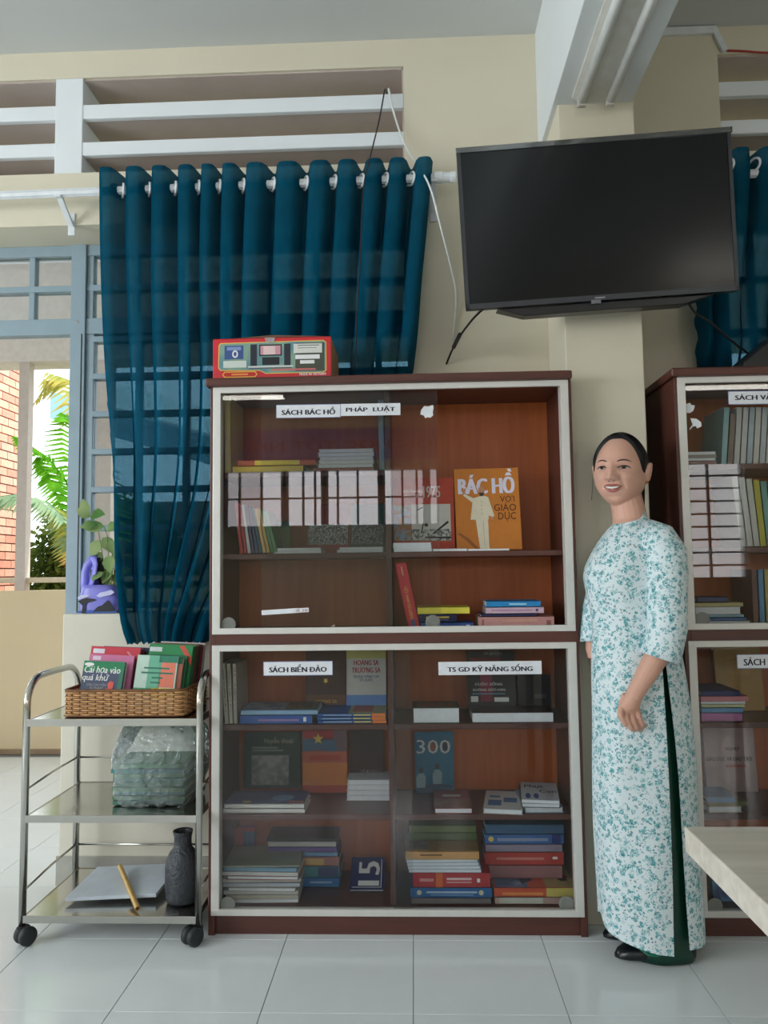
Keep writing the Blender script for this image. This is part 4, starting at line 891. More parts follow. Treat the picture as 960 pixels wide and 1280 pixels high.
for i, (c, wd) in enumerate((((190, 188, 180), 'first white'), ((204, 202, 196), 'second white'), ((198, 198, 190), 'third white'), ((186, 178, 70), 'olive yellow'), ((110, 160, 150), 'teal green'), ((100, 140, 130), 'dark teal'))):
    spine_book('%s book leaning on the second shelf of the right bookcase' % wd, (914+i*9, 921+i*9, 926+i*8.2, 934+i*8.2, 596+i*1.5), SH[1], Y0+.02, .17, c, g)
S = stack('the third shelf pile of the right bookcase', SH[2], Y0, [(869, 939, 8, .17, (196, 190, 180), 'off white book', 'pages'), (870, 933, 4, .17, (60, 110, 170), 'blue book', 'spine'), (869, 930, 3.5, .17, (150, 190, 206), 'pale blue book', 'spine'), (869, 927, 9, .17, (206, 200, 190), 'cream book', 'pages'), (868, 929, 5, .17, (190, 176, 120), 'tan book', 'spine')], g)
zt = S[-1][0].location.z + S[-1][4]
stack('resting on the lying pile of the third shelf', zt, Y0+.03, [(872, 910, 6, .1, (70, 76, 120), 'navy book', 'spine')], g)
for i, (c, wd) in enumerate((((120, 84, 76), 'dark brown'), ((96, 150, 190), 'blue'), ((190, 170, 96), 'yellow'), ((206, 196, 170), 'cream'))):
    spine_book('%s book standing on the third shelf of the right bookcase' % wd, (939+i*8, 946+i*8, 942+i*8, 949+i*8, 712), SH[2], Y0+.03, .17, c, g)
b = cover_book('tan book standing behind the blue and pink pile in the right bookcase', 898, 957, 806, SH[3], 2.76, (178, 140, 76), .02, 6, g); rect(b[2], b[3]*.25, b[3]*.75, b[4]*.55, b[4]*.75, col((190, 150, 90)), b[1])
S = stack('the blue and pink pile in the right bookcase', SH[3], Y0, [(877, 928, 10, .17, (186, 120, 170), 'mauve book', 'spine'), (877, 929, 6, .17, (110, 160, 200), 'pale blue book', 'spine'), (877, 931, 4, .17, (206, 206, 160), 'cream yellow book', 'spine'), (876, 932, 3, .17, (210, 214, 216), 'white book', 'pages'), (876, 935, 6, .17, (206, 130, 140), 'pink book', 'spine', -1), (876, 925, 6, .17, (50, 56, 110), 'navy book', 'spine')], g)
b = cover_book('dusty pink book with black capitals in the right bookcase', 884, 948, 909, SH[4], YZ(979, 915, SH[4]), (176, 150, 148), .02, 5, g)
fr, bw_, bh = b[2], b[3], b[4]; text(fr, 'NGHIỆP', bw_*.42, bw_*.70, bh*.63, bh*.71, col((40, 24, 30)), b[1], .03); text(fr, 'GIÁO DỤC VÀ ĐÀO TẠO', bw_*.02, bw_*.92, bh*.46, bh*.56, col((40, 24, 30)), b[1], .03); rect(fr, bw_*.4, bw_*.8, bh*.38, bh*.42, col((170, 100, 100)), b[1])
S = stack('the lying pile below the dusty pink book', SH[4], Y0, [(886, 929, 7, .13, (196, 190, 160), 'cream book', 'pages', 2), (886, 937, 5, .14, (120, 116, 84), 'olive grey book', 'spine', 6), (884, 918, 6, .12, (96, 140, 176), 'blue book', 'spine', -3)], g)
b = cover_book('green and blue landscape book at the bottom of the right bookcase', 892, 929, 1070, SH[5], Y0+.02, (60, 116, 90), .016, 8, g); rect(b[2], 0, b[3], 0, b[4]*.45, photo_mat('landscape_sea', (30, 70, 120), (70, 130, 180), 20), b[1]); rect(b[2], 0, b[3], b[4]*.55, b[4]*.7, col((130, 150, 70)), b[1])

# ------------------------------------------------------------------ things on top of the bookcases
Yb = YC+.03; ztop = CH+.0085
xa, xb = UY(266, 470, Yb).x, UY(414, 470, Yb).x; bz1 = UY(266, 424, Yb).z
bx = thing('cardboard_box', 'red cardboard box of a sound system on the left bookcase', 'box', ((xa+xb)/2, Yb+.15, ztop))
RED = mat('red_box_print', (206, 40, 52), .3, var=.04); bh = bz1-ztop; bw = xb-xa
MB().box(xa, xb, Yb, Yb+.26, ztop, bz1).build('carton', RED, bx, bevel=.002)
MB().box(xb, xb+.0008, Yb+.003, Yb+.257, ztop+.002, bz1-.002).build('side_face', mat('tan_card', (164, 124, 84), .7), bx)
mb = MB(); mb.prism([(xa, Yb-.001, bz1), (xb, Yb-.001, bz1), (xb-.01, Yb+.02, bz1+.004), (xa+bw*.5, Yb+.005, bz1+.011), (xa+.01, Yb+.02, bz1+.003)], (0, .12, 0), .9); mb.build('top_flap', mat('brown_card', (120, 84, 64), .7), bx)
fr = Fr((xa, Yb-.0005, ztop), (1, 0, 0), (0, 0, 1), (0, -1, 0))
def bp(pts): return [(bw*u, bh*(1-v)) for u, v in pts]
def brect(u0, u1, v0, v1, m, n=.0012, name='print'): return rect(fr, bw*u0, bw*u1, bh*(1-v1), bh*(1-v0), m, bx, name, n=n)
inner = [(.055, .18), (.07, .12), (.93, .10), (.955, .15), (.955, .78), (.93, .83), (.45, .83), (.40, .76), (.07, .74), (.052, .68)]
poly(fr, bp([(.5+(u-.5)*1.014, .47+(v-.47)*1.05) for u, v in inner]), col((240, 200, 90)), bx, n=.0008)
poly(fr, bp(inner), photo_mat('teal_grey_print', (96, 140, 146), (130, 160, 140), 12), bx, n=.0011)
brect(.70, .945, .14, .80, col((74, 78, 66)), .0013)
brect(.10, .26, .17, .49, col((58, 84, 140)), .0015); brect(.09, .285, .53, .69, col((206, 214, 206)), .0015); brect(.12, .24, .20, .28, col((130, 150, 190)), .0017)
poly(fr, bp([(.19+.025*math.cos(a), .37+.09*math.sin(a)) for a in [2*PI*k/14 for k in range(14)]]), WT, bx, n=.0017); poly(fr, bp([(.19+.013*math.cos(a), .37+.055*math.sin(a)) for a in [2*PI*k/14 for k in range(14)]]), col((58, 84, 140)), bx, n=.0019)
brect(.32, .375, .15, .66, col((40, 44, 56)), .0015); brect(.605, .66, .15, .66, col((40, 44, 56)), .0015)
brect(.395, .585, .16, .43, col((24, 24, 30)), .0015); brect(.405, .575, .19, .40, col((206, 150, 160)), .0017); brect(.43, .53, .20, .40, col((226, 196, 196)), .0018)
brect(.42, .565, .46, .64, col((34, 36, 40)), .0016); brect(.30, .68, .66, .70, col((206, 210, 206)), .0018); brect(.31, .67, .70, .73, col((90, 100, 100)), .0017)
brect(.685, .925, .16, .38, col((214, 214, 206)), .0018); brect(.70, .905, .42, .52, WT, .0018); brect(.74, .86, .55, .63, WT, .0018); brect(.72, .90, .19, .21, col((110, 110, 110)), .002); brect(.72, .88, .25, .27, col((150, 150, 150)), .002)
brect(.50, .87, .74, .78, col((206, 110, 110)), .0018)
poly(fr, bp([(.08, .85), (.10, .78), (.36, .78), (.38, .85), (.36, .92), (.10, .92)]), col((236, 190, 80)), bx, n=.0010); poly(fr, bp([(.09, .85), (.105, .80), (.355, .80), (.37, .85), (.355, .90), (.105, .90)]), col((196, 44, 40)), bx, n=.0013); brect(.16, .30, .83, .87, col((232, 150, 70)), .0016)
text(fr, 'MADE IN VIETNAM', bw*.735, bw*.955, bh*.095, bh*.15, WT, bx, .03, n=.0016)
poly(fr, bp([(.44, 0), (.53, 0), (.52, .12), (.46, .14)]), glass_mat('clear_tape2', (.92, .92, .92), .3, .15), bx, 'tape', n=.0022)
# black case on the right bookcase
Yb = 2.58
q = UY(929, 453, Yb); s_ = UY(962, 408, Yb)
cs = thing('black_case', 'black angular case standing on the right bookcase', 'case', (q.x+.1, Yb+.1, ztop))
mb = MB(); mb.prism([(q.x, Yb, ztop), (q.x+.40, Yb, ztop), (q.x+.40, Yb, ztop+.15), (q.x+.14, Yb, ztop+.15), (q.x, Yb, ztop+.035)], (0, 1, 0), .2); mb.build('case_body', BLACKP, cs, bevel=.006)
MB().tube([(q.x+.2, Yb+.1, ztop+.15), (q.x+.21, Yb+.1, ztop+.18), (q.x+.32, Yb+.1, ztop+.18), (q.x+.33, Yb+.1, ztop+.15)], .008, 8).build('handle', BLACKP, cs, smooth=True)

# ------------------------------------------------------------------ trolley
TX0, TX1, TY0, TY1 = -1.243, -.6855, 2.455, 2.835
tro = thing('steel_trolley', 'three tier stainless steel trolley on castors left of the bookcase', 'trolley', ((TX0+TX1)/2, (TY0+TY1)/2, 0))
zsh = [.690, .392, .087]; r = .0115
for x in (TX0, TX1):
    # each side is one bent tube: up, forward-back handle arch, down
    pts = [(x, TY0, .05), (x, TY0, .72)]
    for k in range(9):
        a = PI*k/16; pts.append((x, TY0 + .09*(1-math.cos(a)), .735 + .085*math.sin(a)))
    for k in range(9):
        a = PI/2 - PI*k/16; pts.append((x, TY1 - .09*(1-math.cos(a)), .735 + .085*math.sin(a)))
    pts += [(x, TY1, .72), (x, TY1, .05)]
    MB().tube(pts, r, 12).build('side_tube', STEEL, tro, smooth=True)
for z in zsh:
    sh = MB().box(TX0+.008, TX1-.008, TY0-.006, TY1+.004, z-.006, z).build('shelf', STEEL, tro)
    mb = MB()
    mb.box(TX0+.008, TX1-.008, TY0-.010, TY0-.004, z-.020, z+.003); mb.box(TX0+.008, TX1-.008, TY1+.002, TY1+.006, z-.020, z+.003)
    mb.box(TX0+.006, TX0+.010, TY0-.01, TY1+.006, z-.020, z+.002); mb.box(TX1-.010, TX1-.006, TY0-.01, TY1+.006, z-.020, z+.002)
    mb.build('shelf_rim', STEEL, sh, bevel=.001)
for z in (.475, .165):
    for x in (TX0, TX1):
        MB().tube([(x, TY0, z-.005), (x, (TY0+TY1)/2, z+.006), (x, TY1, z+.008)], .0038, 8).build('guard_rail', STEEL, tro, smooth=True)
    MB().tube([(TX0, TY1, z+.008), (TX1, TY1, z+.008)], .0038, 8).build('guard_rail', STEEL, tro, smooth=True)
for x in (TX0, TX1):
    for y in (TY0, TY1):
        c = V((x+(.012 if x == TX0 else -.018), y-.002, .029)); 
        cst = MB().tube([(x, y, .075), (x, y, .05)], .010, 10).box(x-.012, x+.012, y-.012, y+.012, .044, .056).build('castor_stem', BLACKP, tro)
        axd = V((.82, -.57, 0)).normalized()
        MB().lathe(c - axd*.026, [(.004, 0), (.022, .001), (.028, .005), (.029, .012), (.027, .021), (.020, .0225), (.020, .0295), (.027, .031), (.029, .040), (.028, .047), (.022, .051), (.004, .052)], 22, axd).build('castor_wheel', RUBBER, tro, smooth=True)

# woven basket
za = zsh[0]+.003
bxa, bxb = UY(78, 895, TY0+.03).x, UY(233, 893, TY0+.03).x; bya, byb = TY0+.02, TY0+.30; bhh = .088
bk = thing('wicker_basket', 'woven tan wicker basket of books on the trolley', 'basket', ((bxa+bxb)/2, (bya+byb)/2, za))
WICK = mat('tan_wicker', (190, 142, 92), .55, var=.2, vs=60); WICKD = mat('dark_wicker', (120, 80, 46), .6, var=.2, vs=60)
def rim_path(inset, n=180, rc=.03):
    out = []; x0, x1, y0, y1 = bxa+inset, bxb-inset, bya+inset, byb-inset
    segs = [((x0+rc, y0), (x1-rc, y0), (x1-rc, y0+rc), -PI/2), ((x1, y0+rc), (x1, y1-rc), (x1-rc, y1-rc), 0), ((x1-rc, y1), (x0+rc, y1), (x0+rc, y1-rc), PI/2), ((x0, y1-rc), (x0, y0+rc), (x0+rc, y0+rc), PI)]
    for a, b, c, t0 in segs:
        L_ = math.hypot(b[0]-a[0], b[1]-a[1]); k = max(2, int(L_/.0042))
        for i in range(k):
            nx, ny = math.cos(t0), math.sin(t0); out.append((a[0]+(b[0]-a[0])*i/k, a[1]+(b[1]-a[1])*i/k, nx, ny))
        for i in range(8):
            t = t0+PI/2*i/8; out.append((c[0]+rc*math.cos(t), c[1]+rc*math.sin(t), math.cos(t), math.sin(t)))
    return out
rp_ = rim_path(.003); np_ = len(rp_); rows_n = 11
mb = MB()
for rw in range(rows_n):
    z0 = za + .004 + rw*(bhh-.012)/rows_n; zc = z0+.0035; pts = []
    rings = []
    for i, (x, y, nx, ny) in enumerate(rp_):
        off = .0030*math.cos(2*PI*i/12 + (PI if rw % 2 else 0)); p = V((x+nx*off, y+ny*off, zc)); n_ = V((nx, ny, 0))
        rings.append([p + n_*.0016 + V((0, 0, .0022)), p + n_*.0016 - V((0, 0, .0022)), p - n_*.0012 - V((0, 0, .0030)), p - n_*.0012 + V((0, 0, .0030))])
    mb.loft(rings, cap=False, loop=True)
mb.build('weave', WICK, bk)['kind'] = 'stuff'
mb = MB()
for i in range(0, np_, 6):
    x, y, nx, ny = rp_[i]; mb.tube([(x, y, za+.001), (x, y, za+bhh-.006)], .0017, 5)
mb.build('stakes', WICKD, bk)['kind'] = 'stuff'
MB().tube([(x, y, za+bhh-.005) for x, y, nx, ny in rp_], .0048, 8, loop=True, cap=False).build('rim', WICKD, bk, smooth=True)
MB().tube([(x, y, za+.003) for x, y, nx, ny in rp_], .0035, 6, loop=True, cap=False).build('base_rim', WICKD, bk, smooth=True)
MB().box(bxa+.006, bxb-.006, bya+.006, byb-.006, za+.002, za+.005).build('basket_floor', WICKD, bk)
zbk = za+.0055
g = 'books in the wicker basket'
def bbook(label, x0, x1, yt, Y, c, t=.010, lean=17, dx=.10, spine='L', pages=None):
    return cover_book(label, x0, x1, yt, zbk, Y, c, t, lean, g, spine, dx, pages)
dxl = .05
b = bbook('dark grey and green book at the front left of the basket', 95, 147, 826, bya+.045, (74, 84, 108), .012, 14, dxl); fr, bw_, bh = b[2], b[3], b[4]
rect(fr, 0, bw_, bh*.80, bh, col((36, 128, 84)), b[1]); rect(fr, bw_*.9, bw_, 0, bh*.8, col((60, 120, 100)), b[1])
text(fr, 'Cái họa vào', bw_*.04, bw_*.92, bh*.73, bh*.90, WT, b[1], .015, shear=.15); text(fr, 'quá khứ', bw_*.02, bw_*.66, bh*.58, bh*.75, WT, b[1], .015, shear=.15); text(fr, 'CÂU CHUYỆN\nSƯ PHẠM', bw_*.15, bw_*.62, bh*.44, bh*.57, col((176, 168, 160)), b[1], .0)
poly(fr, nrm([(.52, .3), (.58, .45), (.68, .48), (.65, .56), (.72, .62), (.80, .6), (.80, .5), (.78, .47), (.88, .4), (.86, .28)]), col((224, 96, 84)), b[1], n=.0014); poly(fr, [(bw_*(.14+.12*math.cos(a)), bh*(.93+.035*math.sin(a))) for a in [2*PI*k/14 for k in range(14)]], WT, b[1], n=.0014)
rect(fr, bw_*.25, bw_*.5, bh*.30, bh*.36, col((150, 170, 80)), b[1])
b = bbook('thin white book behind the front left one in the basket', 100, 150, 829, bya+.06, (206, 204, 196), .006, 14, dxl)
b = bbook('pink book in the middle of the left basket row', 101, 158, 818, bya+.078, (206, 120, 160), .012, 14, dxl); fr, bw_, bh = b[2], b[3], b[4]; rect(fr, bw_*.08, bw_*.26, bh*.90, bh*.97, col((226, 206, 222)), b[1])
b = bbook('maroon book behind the pink one in the basket', 105, 163, 822, bya+.10, (120, 36, 44), .010, 14, dxl)
b = bbook('crimson book at the back of the left basket row', 102, 165, 808, bya+.122, (204, 62, 76), .014, 14, dxl); fr, bw_, bh = b[2], b[3], b[4]; rect(fr, bw_*.05, bw_*.28, bh*.885, bh*.96, col((226, 226, 236)), b[1]); poly(fr, nrm([(.72, .93), (.78, .93), (.97, .75), (.97, .70)]), col((226, 130, 140)), b[1])
b = bbook('dark red book last in the left basket row', 108, 170, 810, bya+.148, (90, 24, 30), .012, 14, dxl)
b = bbook('navy book between the two basket rows', 118, 176, 808, bya+.170, (44, 48, 78), .012, 14, dxl)
b = bbook('pale green and coral book at the front right of the basket', 162, 214, 819, bya+.045, (190, 214, 200), .010, 14, dxl); fr, bw_, bh = b[2], b[3], b[4]
rect(fr, bw_*.30, bw_*.62, bh*.42, bh, col((110, 180, 150)), b[1]); rect(fr, bw_*.60, bw_*.97, bh*.44, bh*.88, col((226, 128, 104)), b[1]); rect(fr, bw_*.55, bw_, bh*.88, bh, col((56, 130, 104)), b[1]); rect(fr, 0, bw_*.45, bh*.28, bh*.42, col((50, 150, 104)), b[1]); rect(fr, bw_*.40, bw_, bh*.25, bh*.43, col((236, 218, 60)), b[1]); rect(fr, 0, bw_*.4, bh*.1, bh*.28, col((150, 200, 220)), b[1])
text(fr, 'HƯỚNG DẪN KỸ NĂNG\nCHỐNG PHONG PHÁP\nĐUỐI\nNƯỚC', bw_*.17, bw_*.9, bh*.50, bh*.80, col((44, 104, 84)), b[1], .02) if False else None
for k, (u0, u1) in enumerate(((.2, .82), (.15, .92), (.42, .68), (.4, .64))): rect(fr, bw_*u0, bw_*u1, bh*(.76-.085*k), bh*(.79-.085*k), col((60, 120, 100)), b[1], n=.0009)
b = bbook('coral and yellow book second in the right basket row', 172, 221, 822, bya+.062, (226, 150, 130), .010, 14, dxl); fr, bw_, bh = b[2], b[3], b[4]; rect(fr, bw_*.7, bw_, bh*.25, bh*.42, col((236, 218, 60)), b[1]); rect(fr, 0, bw_, bh*.9, bh, col((56, 130, 104)), b[1])
b = bbook('dark green book third in the right basket row', 174, 226, 818, bya+.080, (36, 104, 70), .012, 14, dxl)
b = bbook('bright green book with a red corner in the right basket row', 176, 232, 804, bya+.105, (50, 140, 84), .012, 14, dxl); fr, bw_, bh = b[2], b[3], b[4]; rect(fr, bw_*.02, bw_*.30, bh*.885, bh*.955, col((214, 220, 220)), b[1]); poly(fr, nrm([(.68, .99), (.80, .99), (1.0, .8), (1.0, .68)]), col((214, 90, 70)), b[1]); rect(fr, bw_*.04, bw_*.28, bh*.80, bh*.83, col((190, 214, 190)), b[1])
for i, (c, wd) in enumerate((((60, 120, 76), 'mid green'), ((120, 76, 60), 'brown'), ((60, 66, 60), 'dark grey'), ((150, 60, 56), 'dull red'), ((196, 190, 184), 'white'))):
    bbook('%s book standing behind the bright green one in the basket' % wd, 178+i*3.2, 235+i*3.2, 803+i*.3-(2 if i == 4 else 0), bya+.125+i*.022, c, .013, 14, dxl)

# plastic bag of green booklets
zb_ = zsh[1]+.0035
ga, gb = UY(137, 1008, 2.55).x, UY(232, 1006, 2.55).x
cols_ = [(70, 128, 110), (88, 140, 104), (64, 132, 128), (96, 150, 110), (74, 130, 100)]
z = zb_
for i in range(9):
    h_ = .014; sx = (-.003 if i % 2 else 0) + (-.006 if i > 6 else 0) + .005; e = thing('booklet', 'green booklet %s in the clear bag on the trolley' % ['at the bottom', 'second from the bottom', 'third from the bottom', 'fourth from the bottom', 'in the middle', 'fourth from the top', 'third from the top', 'second from the top', 'at the top'][i], 'booklet', ((ga+gb)/2, 2.65, z), 'green booklets in the clear bag')
    tl = -.0 if i < 6 else 0
    bookparts(e, (ga+.006+sx, 2.548+.004*(i % 3), z+h_), V((1, .03*(-1)**i, 0)), V((-.03*(-1)**i, 1, 0)), (0, 0, 1), gb-ga-.02+.01*(i % 2), .18, h_-.001, 'B', col(cols_[i % 5]), col((176, 190, 150)), soft=True)
    z += h_+.0003
FILM = glass_mat('clear_plastic_bag', (.90, .94, .95), .08, .16)
bagm = FILM.node_tree
_n = bagm.nodes; _d = _n.new('ShaderNodeBsdfDiffuse'); _d.inputs[0].default_value = lin((206, 222, 226)); _mx = _n.new('ShaderNodeMixShader'); _mx.inputs[0].default_value = .17
_out = [k for k in _n if k.type == 'OUTPUT_MATERIAL'][0]; _src = _out.inputs[0].links[0].from_socket
bagm.links.new(_src, _mx.inputs[1]); bagm.links.new(_d.outputs[0], _mx.inputs[2]); bagm.links.new(_mx.outputs[0], _out.inputs[0])
rings = []; random.seed(5)
ca, cb = (ga+gb)/2+.012, 2.645
prof = [(0, .98, 0), (.004, 1.03, 0), (.05, 1.07, 0), (.10, 1.12, .004), (.14, 1.15, .004), (.17, 1.16, .006), (.20, 1.12, .010), (.225, 1.03, .012), (.245, .88, .01), (.258, .60, -.01), (.263, .15, -.02)]
from mathutils import noise as mn
for zz, s, ox in prof:
    ring = []
    for k in range(72):
        a = 2*PI*k/72; ca_, sa_ = math.cos(a), math.sin(a); q = (abs(ca_)**3.2+abs(sa_)**3.2)**(-1/3.2)
        x = (gb-ga)/2*1.0*s*q*ca_; y = .112*s*q*sa_
        p = V((ca+ox+x, cb+y, zb_+zz)); nn = mn.noise(p*16)*.012 + abs(mn.noise(p*38+V((3, 1, 0))))*.010
        out = V((ca_, sa_, 0)); p += out*(nn*(.4 if zz < .02 else 1)); 
        if .02 < zz < .245: p.z += mn.noise(p*22)*.008
        p.y = max(p.y, TY0+.03); p.x = min(p.x, TX1-.04)
        ring.append(p)
    rings.append(ring)
mb = MB(); mb.loft(rings); o = mb.build('plastic_bag', FILM, smooth=True)
md = o.modifiers.new('sub', 'SUBSURF'); md.levels = 1; md.render_levels = 1
tx_ = bpy.data.textures.new('crumple', 'CLOUDS'); tx_.noise_scale = .045; tx_.noise_depth = 2
dm = o.modifiers.new('crumple', 'DISPLACE'); dm.texture = tx_; dm.strength = .026; dm.texture_coords = 'LOCAL'; dm.mid_level = .35
_b = _n.new('ShaderNodeBump'); _b.inputs['Strength'].default_value = .9; _b.inputs['Distance'].default_value = .02
_z = _n.new('ShaderNodeTexNoise'); _z.inputs['Scale'].default_value = 34; _z.inputs['Detail'].default_value = 3; _z.inputs['Distortion'].default_value = 1.2
_t = _n.new('ShaderNodeTexCoord'); bagm.links.new(_t.outputs['Object'], _z.inputs['Vector']); bagm.links.new(_z.outputs['Fac'], _b.inputs['Height'])
for k in _n:
    if k.type in ('BSDF_GLOSSY', 'BSDF_DIFFUSE'): bagm.links.new(_b.outputs[0], k.inputs['Normal'])
tag(o, 'clear crumpled plastic bag full of green booklets on the trolley', 'bag')

# bottom tier: board, tube, vase
zt = zsh[2]+.003
a, b_ = UY(93, 1122, 2.60), UY(206, 1116, 2.64)
A = V((b_.x-a.x, .025, .004)).normalized(); 
o = MB(); B = V((.012, .16, .012)).normalized(); N = A.cross(B).normalized()
O = V((a.x, 2.53, zt+.008))
o.fbox(O, A, B, N, b_.x-a.x-.0, .22, .012); o = o.build('foam_board', mat('pale_blue_white_board', (198, 208, 218), .5), bevel=.001); tag(o, 'pale blue white sheet of board lying on the lowest trolley shelf', 'board')
p0, p1 = UY(172, 1139, 2.475), UZ(150, 1083, zt+.055)
p0.z = max(p0.z, zt+.010); GOLD = mat('gold_paper', (196, 160, 92), .35, metal=.3)
rings = []; d = (p1-p0).normalized(); s = d.orthogonal().normalized(); u = d.cross(s)
mb = MB()
mb.loft([[p0 + (s*math.cos(2*PI*k/16)+u*math.sin(2*PI*k/16))*rr + d*t for k in range(16)] for rr, t in ((.0055, .03), (.0055, 0), (.0085, 0), (.0085, (p1-p0).length), (.0055, (p1-p0).length), (.0055, (p1-p0).length-.03))], cap=False)
tag(mb.build('paper_roll', GOLD, smooth=False), 'gold coloured paper tube lying across the board on the trolley', 'tube')
vc = UY(228, 1140, 2.56); vc = V((vc.x, 2.56, zt))
prof = [(.001, 0), (.040, 0), (.050, .004), (.054, .02), (.056, .06), (.056, .11), (.052, .135), (.042, .155), (.031, .168), (.028, .18), (.028, .20), (.031, .215), (.032, .222), (.028, .222), (.025, .21), (.024, .18), (.001, .16)]
VAS = mat('dark_textured_ceramic', (52, 56, 62), .38, var=.15, vs=60, bump=.6, bs=90)
tag(MB().lathe(vc, prof, 36).build('vase', VAS, smooth=True), 'dark grey textured vase on the lowest trolley shelf', 'vase')

# ------------------------------------------------------------------ planter made from a cut bottle, with a plant, on the window ledge
PUR = mat('lilac_painted_plastic', (128, 126, 214), .35, var=.05); YJ = 3.0
def jp(px, py, dy=0): return UY(px, py, YJ+dy)
jc = jp(129, 767); jg = thing('bottle_planter', 'lilac painted bottle cut into a planter on the window ledge', 'planter', (jc.x, YJ, 1.0005))
px_m = (jp(130, 740).x-jp(120, 740).x)/10
def jx(px): return jp(px, 740).x
def jz(py): return 1.0005 + (767-py)*px_m
rings = []
for py, l, r_ in ((767, 106, 152), (764, 104, 155), (752, 103, 155), (744, 103.5, 153), (738, 105, 149), (733, 107, 143)):
    cx_, hw = (jx(l)+jx(r_))/2, (jx(r_)-jx(l))/2; hd = .055 if py > 738 else .05
    rings.append([V((cx_ + hw*math.copysign(abs(math.cos(2*PI*k/36))**.6, math.cos(2*PI*k/36)), YJ+hd*math.copysign(abs(math.sin(2*PI*k/36))**.6, math.sin(2*PI*k/36)), jz(py))) for k in range(36)])
MB().loft(rings).build('planter_body', PUR, jg, smooth=True)
MB().tube([(jx(x), YJ, jz(y)) for x, y in ((108, 742), (106, 730), (106.2, 718), (109, 709), (114, 702.5), (121, 701))], [.020, .0165, .0155, .016, .017, .018], 14).build('handle', PUR, jg, smooth=True)
mb = MB(); rings = []
for (x, y, rr) in ((118, 740, .026), (120.5, 728, .022), (122.5, 718, .021), (124, 708, .023), (122, 698.5, .025)):
    rings.append([V((jx(x) + rr*math.cos(a), YJ + rr*1.25*math.sin(a), jz(y))) for a in [PI*.42 + PI*1.16*k/16 for k in range(17)]])
mb.loft(rings, cap=False, closed=False); o = mb.build('neck_shell', PUR, jg, smooth=True); sd = o.modifiers.new('s', 'SOLIDIFY'); sd.thickness = .003
mb = MB(); mb.tube([(jx(x), YJ+.004, jz(y)) for x, y in ((123, 700), (126, 712), (126, 724), (130, 734), (135, 739))], [.012, .017, .016, .015, .010], 12); mb.build('shaded_hollow', mat('hollow_shade', (26, 24, 26), .9), jg, smooth=True)  # near-black plug: shade inside the cut bottle put in as colour
jf = Fr((jx(100), YJ-.0565, 1.0005), (1, 0, 0), (0, 0, 1), (0, -1, 0))
def jpoly(pts, m, n=.0012): poly(jf, [((x-100)*px_m, (767-y)*px_m) for x, y in pts], m, jg, 'painted_motif', n=n, t=.0022)
jpoly([(110, 766.5), (111.5, 758), (105.5, 752), (110, 750), (116, 748.5), (124, 749.5), (129, 751), (122, 753), (116, 754.5), (114.5, 759), (115.5, 766.5)], BK)
jpoly([(124, 765), (130, 759), (135, 757.5), (142, 751.5), (147, 758), (151, 765)], BK, .0014)
jpoly([(128, 746), (133, 742), (139, 741), (146, 739), (150, 742), (146, 745), (138, 746.5), (132, 748)], col((206, 206, 240)))
jpoly([(104.5, 748), (109, 745), (116, 744.5), (120, 746), (114, 748.5), (106, 750)], col((206, 206, 240)), .0010)
jpoly([(103.5, 766.5), (153, 766.5), (152, 764), (140, 765), (120, 763), (104, 764.5)], col((60, 100, 180)), .0008)
LEAF = leaf_mat('variegated_pothos_leaf', (96, 140, 78), (196, 206, 150), .3); GST = mat('green_stem', (96, 124, 70), .6)
pl = thing('potted_plant', 'trailing variegated green plant growing in the lilac planter', 'plant', tuple(jp(133, 738)))
def leaf(c, d, u, l, wd):
    d, u = V(d).normalized(), V(u).normalized(); s = d.cross(u).normalized(); c = V(c); n = s.cross(d); pts = []
    P = [(0, 0), (.15, .32), (.4, .5), (.7, .36), (1, 0), (.7, -.36), (.4, -.5), (.15, -.32)]
    vs = [c + d*(l*a) + s*(wd*b) + n*(abs(b)*.25*wd - .12*l*a*a) for a, b in P] + [c + d*(l*.4) - n*.02*l]
    MB().add(vs, [(i, (i+1) % 8, 8) for i in range(8)]).build('leaf', LEAF, pl, smooth=True)
stems = [[(133, 738), (131, 715), (126, 680), (121, 655), (113, 645)], [(134, 738), (136, 700), (134, 670), (130, 658)], [(137, 740), (141, 715), (140, 690)], [(138, 742), (144, 728), (147, 715)], [(132, 738), (128, 722), (127, 690)]]
for st in stems: MB().tube([jp(x, y, .01*i-.02) for i, (x, y) in enumerate(st)], .0016, 6).build('stem', GST, pl, smooth=True)
random.seed(9)
for x, y, dx_, dz_, l in ((113, 646, -.6, .4, .05), (114, 644, .9, .05, .06), (108, 642, -.1, 1, .05), (120, 655, -1, -.2, .05), (130, 658, -.9, -.1, .06), (133, 662, .8, .3, .055), (128, 672, .6, -.7, .06), (125, 675, -.4, -.9, .06), (137, 676, .5, -.8, .055), (128, 690, -.5, -.8, .06), (136, 694, .2, -1, .06), (141, 692, .7, -.5, .06), (132, 706, .4, -.9, .06), (138, 712, -.4, -.9, .05), (143, 716, .6, -.7, .055), (146, 716, .8, .2, .05), (129, 715, -.6, -.5, .045), (142, 728, .5, -.8, .05), (136, 684, 1, .1, .06), (133, 725, .3, -.9, .05), (147, 730, .5, -.6, .05)):
    leaf(jp(x, y, random.uniform(-.03, .03)), (dx_, random.uniform(-.5, .1), dz_), (random.uniform(-.4, .4), -1, .5), l*1.25, l*.9)

